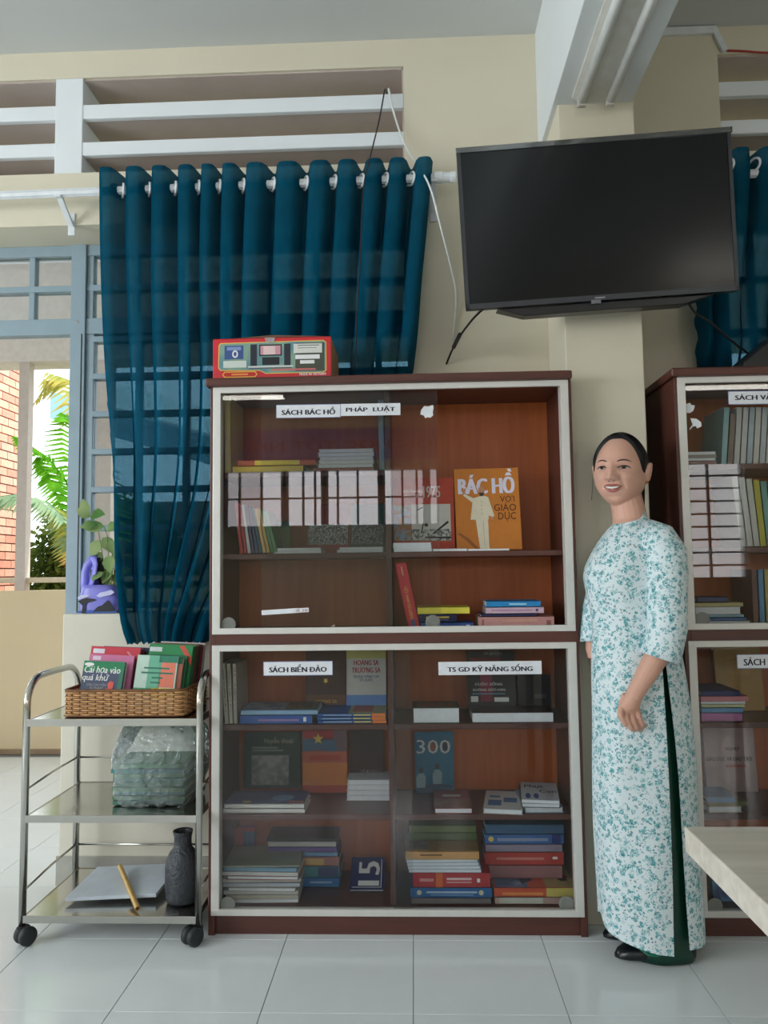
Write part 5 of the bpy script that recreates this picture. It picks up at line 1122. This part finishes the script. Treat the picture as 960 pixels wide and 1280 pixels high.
# ------------------------------------------------------------------ table in the near right corner
t0 = UZ(855, 1033, .75)
tb = thing('wooden_table', 'pale oak laminate table corner at the lower right', 'table', (t0.x+.8, t0.y-.4, 0))
MB().box(t0.x, t0.x+1.6, t0.y-.75, t0.y, .712, .75).build('tabletop', PALEWOOD, tb, bevel=.002)
for x in (t0.x+.22, t0.x+1.38):
    for y in (t0.y-.68, t0.y-.12): MB().box(x, x+.04, y, y+.04, 0, .712).build('leg', mat('grey_table_leg', (150, 150, 150), .4), tb, bevel=.003)
# banner on the wall behind the photographer, mirrored in the cabinet glass
bn = thing('wall_banner', 'long lilac banner with dark red capitals on the wall behind the photographer', 'banner', (-1.2, -4.99, 2.55))
fr = Fr((.9, -4.992, 2.62), (-1, 0, 0), (0, 0, 1), (0, 1, 0)); rect(fr, 0, 3.6, 0, .42, col((150, 140, 196)), bn, 'banner_cloth'); text(fr, 'CHỌN HỌC TỐT NHẤT', .2, 3.4, .1, .33, col((130, 30, 50)), bn, .02)

# ------------------------------------------------------------------ the woman
YP = 2.44
wm = thing('person', 'smiling woman in a pale floral tunic standing between the bookcases', 'person', (.69, YP, 0))
def skin_mat():
    m = mat('warm_skin', (214, 166, 146), .5, var=.05, vs=14, spec=.35)
    p = m.node_tree.nodes['Principled BSDF']; p.inputs['Subsurface Weight'].default_value = .12; p.inputs['Subsurface Radius'].default_value = (.02, .008, .004); p.inputs['Subsurface Scale'].default_value = .3
    return m
SKIN = skin_mat(); HAIR = mat('black_hair', (14, 12, 12), .45, var=.25, vs=90, spec=.25)
LIP = mat('lip_rose', (168, 92, 86), .4); DARK = mat('eye_dark', (22, 16, 14), .2); EYEW = mat('eye_white', (176, 160, 150), .3); TEETH = mat('teeth', (226, 222, 212), .3); BROWM = mat('eyebrow_hair', (62, 46, 40), .7); GOLDE = mat('gold_earring', (190, 120, 70), .3, metal=.8)
# --- head: a shaped grid in its own frame (face to -Y), then turned and set on the neck
HS = 1.0
def gs(x, z, cx, cz, sx, sz): return math.exp(-((x-cx)/sx)**2 - ((z-cz)/sz)**2)
def head_point(T, a):
    sx, sy, sz = .0770, .093, .113
    x = sx*math.sin(T)*math.sin(a); y = -sy*math.sin(T)*math.cos(a); z = sz*math.cos(T)
    k = max(0, -z/sz)
    x *= 1 + .10*math.sin(PI*min(1, k/.8))*.6 - .10*k**3
    if z > 0: x *= 1-.02*(z/sz)
    if y > 0: y *= 1 - .38*k
    else: y *= 1 + .04*k - .05*max(0, z/sz)
    if y < 0:
        f = min(1, (-y)/.05)
        d = 0
        ax_ = abs(x)
        zn = z-.007; br = max(0, min(1, (.018-zn)/.046)) if zn > -.030 else max(0, 1-(-.030-zn)/.010)
        d += (.005+.024*br)*math.exp(-(x/(.0105+.0050*br))**2) * (1 if -.045 < zn < .03 else 0) * (1 if zn < .018 else max(0, (.03-zn)/.012))
        d += .010*gs(ax_, z, .0175, -.0225, .0075, .0080)
        tt = max(0, min(1, (-.019-z)/.034)); d -= .0045*math.exp(-((ax_-(.025+.011*tt))/.0040)**2)*(1 if -.054 < z < -.018 else 0)
        d -= .0100*gs(ax_, z, .033, .010, .015, .010)
        d += .0035*gs(ax_, z, .030, .031, .024, .008)
        d += .0060*gs(ax_, z, .046, -.022, .018, .017)
        d += .0050*gs(x, z, 0, -.052, .026, .014)
        d -= .0030*gs(ax_, z, .031, -.046, .006, .010)
        d += .0070*gs(x, z, 0, -.098, .019, .014)
        d -= .0035*gs(x, z, 0, -.080, .022, .006)
        y -= d*f
    return V((x, y, z))
NA, NT = 120, 90
HG = [[head_point(max(.01, min(PI-.01, PI*i/NT)), 2*PI*k/NA) for k in range(NA)] for i in range(NT+1)]
hc = UY(775.5, 589.5, YP)
hm = Matrix.Translation(hc) @ Matrix.Rotation(math.radians(-31), 4, 'Z') @ Matrix.Rotation(math.radians(3), 4, 'Y') @ Matrix.Rotation(math.radians(4), 4, 'X')
def HP(v): return hm @ (V(v)*HS)
def face(x, z, off=0):                          # point on the face surface
    best = None; bd = 9
    for r_ in HG:
        for q in r_:
            if q.y < 0:
                d = (q.x-x)**2+(q.z-z)**2
                if d < bd: bd = d; best = q
    return HP((x, best.y-off, z))
body = MB(); body.loft([[HP(q) for q in r_] for r_ in HG])
# ears
for sg in (-1, 1):
    c = V((.0765*sg, .010, -.004)); ring = []
    body.loft([[HP(c + V((sg*(.004 + .008*t + .004*math.sin(a)), .006*t + s*.017*math.cos(a), s*.031*math.sin(a)*(1 if math.sin(a) > 0 else .95)))) for a in [2*PI*k/16 for k in range(16)]] for s, t in ((.75, -1), (.95, 0), (1, .6), (.9, 1.2), (.6, 1.0))])
# neck and a body core under the clothes
def W(px, py, dy=0): return UY(px, py, YP+dy)
def ring(c, rx, ry, n=20, rot=0):
    return [c + V((rx*math.cos(2*PI*k/n+rot), ry*math.sin(2*PI*k/n+rot), 0)) for k in range(n)]
nb = W(792, 668); nt = hc + V((.012, .018, -.04))
body.loft([ring(nt, .048, .052), ring(nt.lerp(nb, .35), .050, .052), ring(nt.lerp(nb, .7), .054, .055), ring(nb + V((0, 0, .02)), .066, .070), ring(nb - V((0, 0, .03)), .085, .075), ring(nb - V((0, 0, .16)), .085, .08), ring(W(797, 800), .075, .07), ring(W(798, 860), .08, .07), ring(W(798, 910), .06, .06)])
for sg, x0_ in ((-1, 800), (1, 806)):
    body.loft([ring(W(x0_, 880, .045*sg), .05, .038), ring(W(x0_+3, 1010, .05*sg), .048, .036), ring(W(x0_+8, 1110, .05*sg), .042, .036), ring(W(x0_+22, 1185, .05*sg), .03, .03)])
# near (her left) arm: shoulder, elbow, wrist
YA = -.128
sh, el, wr = W(828, 694, YA+.045), W(838, 790, YA-.005), W(797.5, 861, YA-.012)
body.tube([W(812, 676, -.07), sh, sh.lerp(el, .5), el, el.lerp(wr, .35), el.lerp(wr, .7), wr, W(792, 870, YA-.012)], [.034, .036, .037, .037, .036, .031, .0250, .025], 18)
# back of the hand, fingers, thumb
hw = [W(796, 858, YA-.012), W(792, 868, YA-.014), W(788, 878, YA-.016), W(786, 886, YA-.014), W(787, 891, YA-.010)]
hr = [(.0265, .020), (.030, .020), (.034, .019), (.034, .017), (.028, .012)]
dirh = V((1, 0, .28)).normalized()
body.loft([[c + dirh*(a*math.cos(2*PI*k/18)) + V((0, 1, 0))*(b*math.sin(2*PI*k/18)) for k in range(18)] for c, (a, b) in zip(hw, hr)])
fing = [((776.5, 883), (775.5, 893), (781, 904), (788, 909)), ((782.5, 886), (782.5, 898), (788, 909), (794, 913)), ((789.5, 888), (790.5, 900), (795.5, 909), (801, 912)), ((796, 887), (798.5, 897), (802, 905), (806, 908))]
for i, f in enumerate(fing):
    dy = (-.016, -.030, -.026, -.002); r0 = .0098-.0007*(i == 3)
    P = [W(f[k][0], f[k][1], YA+dy[k]+.004*i) for k in range(4)]
    Q = [P[0], P[0].lerp(P[1], .5), P[1], P[1].lerp(P[2], .5), P[2], P[2].lerp(P[3], .6), P[3]]
    body.tube(Q, [r0, r0*.96, r0*1.02, r0*.9, r0*.92, r0*.82, r0*.6], 12)
body.tube([W(783, 869, YA+.006), W(778.5, 879, YA+.018), W(779, 890, YA+.022), W(784, 899, YA+.022)], [.013, .0125, .011, .008], 12)
# far (her right) arm, mostly hidden behind the body
fs, fe, fw = W(776, 690, .085), W(744, 765, .098), W(741, 812, .085)
body.tube([W(790, 680, .05), fs, fs.lerp(fe, .5), fe, fe.lerp(fw, .5), fw, W(743, 822, .08)], [.05, .045, .038, .034, .028, .023, .02], 16)
for i in range(4):
    body.tube([W(742+i*2.5, 820, .075-.008*i), W(742+i*2.5, 834, .07-.008*i), W(745+i*2.5, 845, .075-.008*i)], [.009, .0085, .006], 10)
body.tube([W(748, 818, .06), W(753, 828, .05), W(753, 838, .05)], [.010, .010, .007], 10)
bo = body.build('body', SKIN, wm, smooth=True)
rm = bo.modifiers.new('fuse', 'REMESH'); rm.mode = 'VOXEL'; rm.voxel_size = .0022; rm.use_smooth_shade = True
s2 = bo.modifiers.new('soften', 'SMOOTH'); s2.iterations = 2; s2.factor = .3
# --- face details
def disc(x, z, pts, m, name, off, parent=wm):
    mb = MB(); P = [face(x+u, z+v, off) for u, v in pts]; c = P[0]*0
    for q in P: c = c+q
    c = c/len(P) + (hm.to_3x3() @ V((0, -1, 0)))*.0012
    n = len(P); mb.add(P+[c], [(i, (i+1) % n, n) for i in range(n)]); return mb.build(name, m, parent, smooth=True)
hd3 = hm.to_3x3()
for sg in (-1, 1):
    ex, ez = .0335*sg, .0095
    alm = [(-.0140, -.0005), (-.010, .0028), (-.003, .0044), (.004, .0044), (.010, .0026), (.0150, -.0010), (.009, -.0030), (0, -.0038), (-.009, -.0030)]
    if sg < 0: alm = [(-u, v) for u, v in alm]
    disc(ex, ez, alm, EYEW, 'eye', .0020)
    disc(ex-.0005, ez+.0006, [(.0066*math.cos(2*PI*k/14), .0046*math.sin(2*PI*k/14)) for k in range(14)], DARK, 'iris', .0046)
    up = [(u*1.06, v) for u, v in ((-.0150, -.0008), (-.010, .0032), (-.003, .0050), (.004, .0050), (.011, .0030), (.0175, -.0022))]
    if sg < 0: up = [(-u, v) for u, v in up]
    MB().tube([face(ex+u, ez+v, .0022) for u, v in up], [.0008, .0018, .0020, .0020, .0018, .0008], 6).build('eyelash_line', DARK, wm, smooth=True)
    MB().tube([face(ex+u, ez+v-.001, .001) for u, v in up if True][1:5], .0007, 6).build('eyelid_fold', mat('eyelid_skin', (150, 104, 86), .5), wm, smooth=True) if False else None
    bw2 = [(-.018, .0185), (-.010, .0220), (0, .0235), (.010, .0220), (.019, .0165)]
    if sg < 0: bw2 = [(-u, v) for u, v in bw2]
    MB().tube([face(ex+u, ez+v, -.0006) for u, v in bw2], [.0014, .0024, .0024, .0019, .0007], 6).build('eyebrow', BROWM, wm, smooth=True)
    MB().ball(face(.0080*sg, -.0312, -.001), .0026, 8, 6).build('nostril', mat('nostril_shadow_skin', (96, 54, 46), .8), wm, smooth=True)
    MB().lathe(HP((.0805*sg, .006, -.036)), [(.001, -.003), (.0035, -.002), (.0040, 0), (.0035, .002), (.001, .003)], 12, hd3 @ V((0, -1, 0))).build('earring', GOLDE, wm, smooth=True)
mo = [(-.0270, .0040), (-.015, .0030), (0, .0018), (.015, .0030), (.0270, .0040), (.019, -.0045), (.010, -.0078), (0, -.0088), (-.010, -.0078), (-.019, -.0045)]
disc(0, -.0495, mo, DARK, 'mouth_opening', .0012)
te = [(-.0195, .0022), (-.012, .0018), (0, .0010), (.012, .0018), (.0195, .0022), (.0145, -.0022), (.008, -.0036), (0, -.0040), (-.008, -.0036), (-.0145, -.0022)]
disc(0, -.0495, te, TEETH, 'teeth', .0026)
MB().tube([face(u, -.0495+v, .0006) for u, v in ((-.0285, .0045), (-.018, .0055), (-.006, .0062), (0, .0050), (.006, .0062), (.018, .0055), (.0285, .0045))], [.0010, .0026, .0034, .0032, .0034, .0026, .0010], 8).build('upper_lip', LIP, wm, smooth=True)
MB().tube([face(u, -.0495+v, .0006) for u, v in ((-.0275, .0025), (-.018, -.0070), (-.008, -.0112), (0, -.0122), (.008, -.0112), (.018, -.0070), (.0275, .0025))], [.0010, .0034, .0045, .0048, .0045, .0034, .0010], 8).build('lower_lip', LIP, wm, smooth=True)
for sg in (-1, 1):   # smile folds
    pass
# --- hair: a cap over the skull with a hairline, and a low tail behind the neck
def hairline(a):      # polar angle of the hairline for azimuth a (0 = face front)
    a = abs((a+PI) % (2*PI)-PI)
    return sm([(0, .46), (.3, .46), (.55, .49), (.8, .60), (1.0, .84), (1.14, 1.14), (1.25, 1.45), (1.36, 1.60), (1.6, 1.66), (1.85, 1.85), (2.2, 2.05), (3.2, 2.2)], a)
rings = []
NR = 26
for i in range(NR+1):
    f = i/NR; rg = []
    for k in range(NA):
        a = 2*PI*k/NA; T = max(.01, hairline(a)*f); q = head_point(T, a)
        th = .010*min(1, (1-f)*5)+.0008 - .004*math.exp(-((a if a < PI else a-2*PI)/.5)**2)*f
        nn = q.normalized(); bump_ = .0012*math.sin(a*40+3*f)*min(1, (1-f)*4)
        rg.append(HP(q + nn*(max(.0006, th)+bump_)))
    rings.append(rg)
inner_ = [HP(head_point(max(.01, hairline(2*PI*k/NA)), 2*PI*k/NA)*.97) for k in range(NA)]
rings.append(inner_)
mb = MB(); mb.loft(rings, cap=False); ho = mb.build('hair', HAIR, wm, smooth=True)
tail = [HP((.010, .085, -.005)), HP((.012, .110, -.030)), HP((.018, .112, -.07)), HP((.025, .105, -.12)), HP((.03, .10, -.17))]
MB().tube(tail, [.030, .034, .028, .022, .010], 14).build('hair_tail', HAIR, wm, smooth=True)
MB().tube([HP((-.0785, -.018, .02)), HP((-.082, -.022, -.02)), HP((-.084, -.02, -.06)), HP((-.088, -.016, -.09))], .0007, 5).build('hair_strand', HAIR, wm, smooth=True)

# --- tunic
def floral_mat():
    m = bpy.data.materials.new('floral_tunic_cloth'); m.use_nodes = True; n = m.node_tree.nodes; L = m.node_tree.links; p = n['Principled BSDF']
    p.inputs['Roughness'].default_value = .55; p.inputs['Sheen Weight'].default_value = .1; p.inputs['Specular IOR Level'].default_value = .3
    tc = n.new('ShaderNodeTexCoord'); cur = None
    nz0 = n.new('ShaderNodeTexNoise'); nz0.inputs['Scale'].default_value = 110; nz0.inputs['Detail'].default_value = 2; L.new(tc.outputs['Object'], nz0.inputs['Vector'])
    mxv = n.new('ShaderNodeMix'); mxv.data_type = 'VECTOR'; mxv.inputs['Factor'].default_value = .012
    L.new(tc.outputs['Object'], mxv.inputs['A']); L.new(nz0.outputs['Color'], mxv.inputs['B'])
    base = n.new('ShaderNodeRGB'); base.outputs[0].default_value = lin((220, 232, 235)); cur = base.outputs[0]
    for sc_, thr, soft, c, seed in ((50, .42, .05, (100, 172, 178), 0), (50, .18, .03, (48, 126, 134), 0), (66, .36, .05, (168, 202, 206), 2.3), (95, .27, .03, (116, 140, 148), 5.1), (62, .28, .04, (78, 152, 158), 9.7)):
        mp = n.new('ShaderNodeMapping'); mp.inputs['Location'].default_value = (seed, seed*1.7, seed*.6); L.new(mxv.outputs['Result'], mp.inputs[0])
        v = n.new('ShaderNodeTexVoronoi'); v.inputs['Scale'].default_value = sc_; L.new(mp.outputs[0], v.inputs['Vector'])
        mr = n.new('ShaderNodeMapRange'); mr.inputs['From Min'].default_value = thr; mr.inputs['From Max'].default_value = thr+soft; mr.inputs['To Min'].default_value = 1; mr.inputs['To Max'].default_value = 0
        L.new(v.outputs['Distance'], mr.inputs[0])
        # break the blobs into petals and keep only some of the cells
        nz = n.new('ShaderNodeTexNoise'); nz.inputs['Scale'].default_value = 210; nz.inputs['Detail'].default_value = 1; L.new(mp.outputs[0], nz.inputs['Vector'])
        g1 = n.new('ShaderNodeMapRange'); g1.inputs['From Min'].default_value = .40; g1.inputs['From Max'].default_value = .52; L.new(nz.outputs['Fac'], g1.inputs[0])
        sp = n.new('ShaderNodeSeparateColor'); L.new(v.outputs['Color'], sp.inputs[0])
        gt = n.new('ShaderNodeMath'); gt.operation = 'GREATER_THAN'; gt.inputs[1].default_value = .22; L.new(sp.outputs[0], gt.inputs[0])
        m1 = n.new('ShaderNodeMath'); m1.operation = 'MULTIPLY'; L.new(mr.outputs[0], m1.inputs[0]); L.new(g1.outputs[0], m1.inputs[1])
        m2 = n.new('ShaderNodeMath'); m2.operation = 'MULTIPLY'; L.new(m1.outputs[0], m2.inputs[0]); L.new(gt.outputs[0], m2.inputs[1])
        mx = n.new('ShaderNodeMix'); mx.data_type = 'RGBA'; L.new(m2.outputs[0], mx.inputs['Factor']); L.new(cur, mx.inputs['A']); mx.inputs['B'].default_value = lin(c); cur = mx.outputs['Result']
    L.new(cur, p.inputs['Base Color'])
    b = n.new('ShaderNodeBump'); b.inputs['Strength'].default_value = .25; b.inputs['Distance'].default_value = .02
    z = n.new('ShaderNodeTexNoise'); z.inputs['Scale'].default_value = 9; z.inputs['Detail'].default_value = 2; L.new(tc.outputs['Object'], z.inputs['Vector']); L.new(z.outputs['Fac'], b.inputs['Height']); L.new(b.outputs[0], p.inputs['Normal'])
    return m
FLORAL = floral_mat()
# rows: photo row, left and right edge of the silhouette, half depth
SIL = [(628, 782, 803, .045), (646, 776, 806, .058), (652, 771, 813, .068), (660, 762, 822, .085), (672, 752, 838, .105), (690, 741, 846, .118), (705, 733, 847, .122), (718, 729.5, 846, .124), (735, 732, 845, .122), (755, 737, 845, .116), (775, 740.5, 845, .112), (790, 741.5, 846, .112), (815, 741, 849, .118), (840, 740.5, 853, .125), (880, 741, 858, .132), (940, 742, 864, .136), (1000, 744, 868, .138), (1060, 746, 872, .140), (1120, 748.5, 875, .142), (1165, 751, 877.5, .143), (1200, 753, 880, .144)]
def tun(py):
    l = sm([(s[0], s[1]) for s in SIL], py); r_ = sm([(s[0], s[2]) for s in SIL], py); d = sm([(s[0], s[3]) for s in SIL], py)
    a, b = W(l, py), W(r_, py); return (a+b)/2, (b.x-a.x)/2, d
def tpt(py, ang, grow=0):
    if py < 690: py = py + (690-py)/44*(-9*math.cos(ang) - 5*math.sin(ang))*1.0
    c, rx, ry = tun(py); e_ = 2.3; ry *= .92
    ca, sa = math.cos(ang), math.sin(ang); q = (abs(ca)**e_+abs(sa)**e_)**(-1/e_)
    fold = (.0022*math.sin(ang*7+py*.012) + .0018*math.sin(ang*3+py*.03))*(1 if py > 690 else .2)
    return c + V(((rx+grow+fold)*q*ca, (ry+grow+fold)*q*sa, 0))
tu = MB(); NB = 64
rows_ = [646, 649, 653, 658, 664, 671, 680, 690, 700, 710, 720, 730, 742, 755, 768, 780, 792, 804, 816, 824]
tu.loft([[tpt(py, 2*PI*k/NB) for k in range(NB)] for py in rows_], cap=False)
to = tu.build('tunic', FLORAL, wm, smooth=True)
sd = to.modifiers.new('s', 'SOLIDIFY'); sd.thickness = .002; sd.offset = 0; sd.use_rim = False
def ang_at(py, px):         # angle on the near side whose screen column is px
    c, rx, ry = tun(py); x = W(px, py, -.13).x; lo, hi = -PI, 0
    for _ in range(40):
        mid = (lo+hi)/2
        if tpt(py, mid).x < x: lo = mid
        else: hi = mid
    return (lo+hi)/2
slitF = [(825, 830), (850, 831), (950, 836), (1100, 841), (1200, 844)]; slitR = [(825, 835), (850, 838), (950, 849), (1050, 855), (1100, 858), (1200, 866)]
def hem_fix(hy, a):          # row on the axis plane that puts a hem point of this angle at photo row hy
    p = tpt(hy, a); return proj_y(800, YP, UY(800, hy, p.y).z)
pf = MB(); rows_ = [824] + [840+i*15 for i in range(25)]
ringsF = []; ringsR = []
for py in rows_:
    a0 = ang_at(py, sm(slitF, py)); a1 = -PI + (PI-PI*.46) - 2*PI*0
    n = 40; rowF = []; 
    for k in range(n+1):
        t = k/n; a = a0 + (-PI*1.5 + .1 - a0)*t
        # front hem rises towards the front edge
        hemy = sm([(0, 1196), (.12, 1192), (.28, 1178), (.42, 1160), (.52, 1142), (.62, 1140), (1, 1150)], t)
        hemy = hem_fix(hemy, a); pyy = 824 + (py-824)*(hemy-824)/(1200-824); rowF.append(tpt(pyy, a))
    ringsF.append(rowF)
    b0 = ang_at(py, sm(slitR, py)); rowR = []
    for k in range(n+1):
        t = k/n; a = b0 + (PI*.5 - .1 - b0)*t
        hemy = sm([(0, 1188), (.15, 1182), (.35, 1165), (1, 1165)], t); hemy = hem_fix(hemy, a); pyy = 824 + (py-824)*(hemy-824)/(1200-824); rowR.append(tpt(pyy, a))
    ringsR.append(rowR)
for nm, rr in (('front_panel', ringsF), ('back_panel', ringsR)):
    mb = MB(); mb.loft(rr, cap=False, closed=False); o = mb.build(nm, FLORAL, to, smooth=True, recalc=False); sd = o.modifiers.new('s', 'SOLIDIFY'); sd.thickness = .002; sd.offset = 0; sd.use_rim = False
# sleeves
def sleeve(pts, rad, name):
    mb = MB(); mb.tube(pts, rad, 28, cap=False); o = mb.build(name, FLORAL, to, smooth=True); sd = o.modifiers.new('s', 'SOLIDIFY'); sd.thickness = .003; sd.offset = -1
    return o
sleeve([W(806, 668, -.055), W(822, 676, -.085), W(832, 692, YA+.035), W(833.5, 715, YA+.025), W(833.5, 750, YA+.01), W(834, 785, YA), W(829, 808, YA-.006), W(824, 824, YA-.008)], [.050, .060, .062, .061, .058, .057, .057, .058], 'sleeve')
sleeve([W(792, 672, .045), W(776, 685, .075), W(758, 720, .092), W(745, 760, .096), W(741, 795, .088), W(741, 803, .085)], [.05, .052, .048, .044, .042, .042], 'sleeve')
# collar band
MB().tube([tpt(646.5, 2*PI*k/40) for k in range(40)], .0035, 8, loop=True, cap=False).build('neckline', FLORAL, to, smooth=True)
# --- trousers and shoes
GREEN = mat('dark_green_satin', (8, 62, 46), .33, var=.25, vs=9, spec=.5)
def tr_ring(py, c, rx, ry): return [c + V((rx*math.cos(2*PI*k/40), ry*math.sin(2*PI*k/40)*(1+.04*math.sin(6*2*PI*k/40)), 0)) for k in range(40)]
for nm, dy, bot in (('trouser_leg', -.052, 1207), ('trouser_leg', .052, 1188)):
    rr = []
    for py, l, r_ in ((800, 772, 830), (860, 770, 842), (940, 768, 854), (1020, 770, 861), (1100, 778, 864), (1150, 786, 866), (1180, 788, 867), (1205, 790, 869)):
        a, b = W(l, py, dy), W(r_, py, dy); c = (a+b)/2; ry = sm([(800, .035), (900, .045), (1000, .05), (1200, .052)], py)
        if py == 1205: c.z = .006
        rr.append(tr_ring(py, c, (b.x-a.x)/2, ry))
    mb = MB(); mb.loft(rr, cap=False); o = mb.build(nm, GREEN, wm, smooth=True); sd = o.modifiers.new('s', 'SOLIDIFY'); sd.thickness = .003; sd.offset = -1
SHOE = mat('black_leather_shoe', (18, 22, 26), .3, var=.1)
def shoe(xt, xh, Y, name='shoe'):
    rr = []; L_ = xh-xt
    for t, hw_, h0, h1 in ((0, .006, .004, .016), (.05, .022, .001, .028), (.15, .036, 0, .040), (.32, .043, 0, .050), (.5, .040, .001, .060), (.7, .034, .001, .066), (.88, .033, 0, .068), (.97, .026, 0, .066), (1, .012, .006, .060)):
        x = xt+L_*t; zc = (h0+h1)/2
        rr.append([V((x, Y + hw_*math.cos(2*PI*k/20), zc + (h1-h0)/2*math.copysign(abs(math.sin(2*PI*k/20))**.8, math.sin(2*PI*k/20)))) for k in range(20)])
    MB().loft(rr).build(name, SHOE, wm, smooth=True)
shoe(UZ(768.5, 1197, 0).x, UZ(768.5, 1197, 0).x+.235, YP-.05); shoe(UZ(758, 1168, 0).x-.015, UZ(768, 1168, 0).x+.2, YP+.075)
MB().tube([V((.640, YP-.09, .045)), V((.660, YP-.103, .036)), V((.685, YP-.106, .034)), V((.705, YP-.10, .04))], [.003, .005, .005, .003], 8).build('shoe_strap', mat('green_satin_strap', (22, 110, 82), .3), wm, smooth=True)
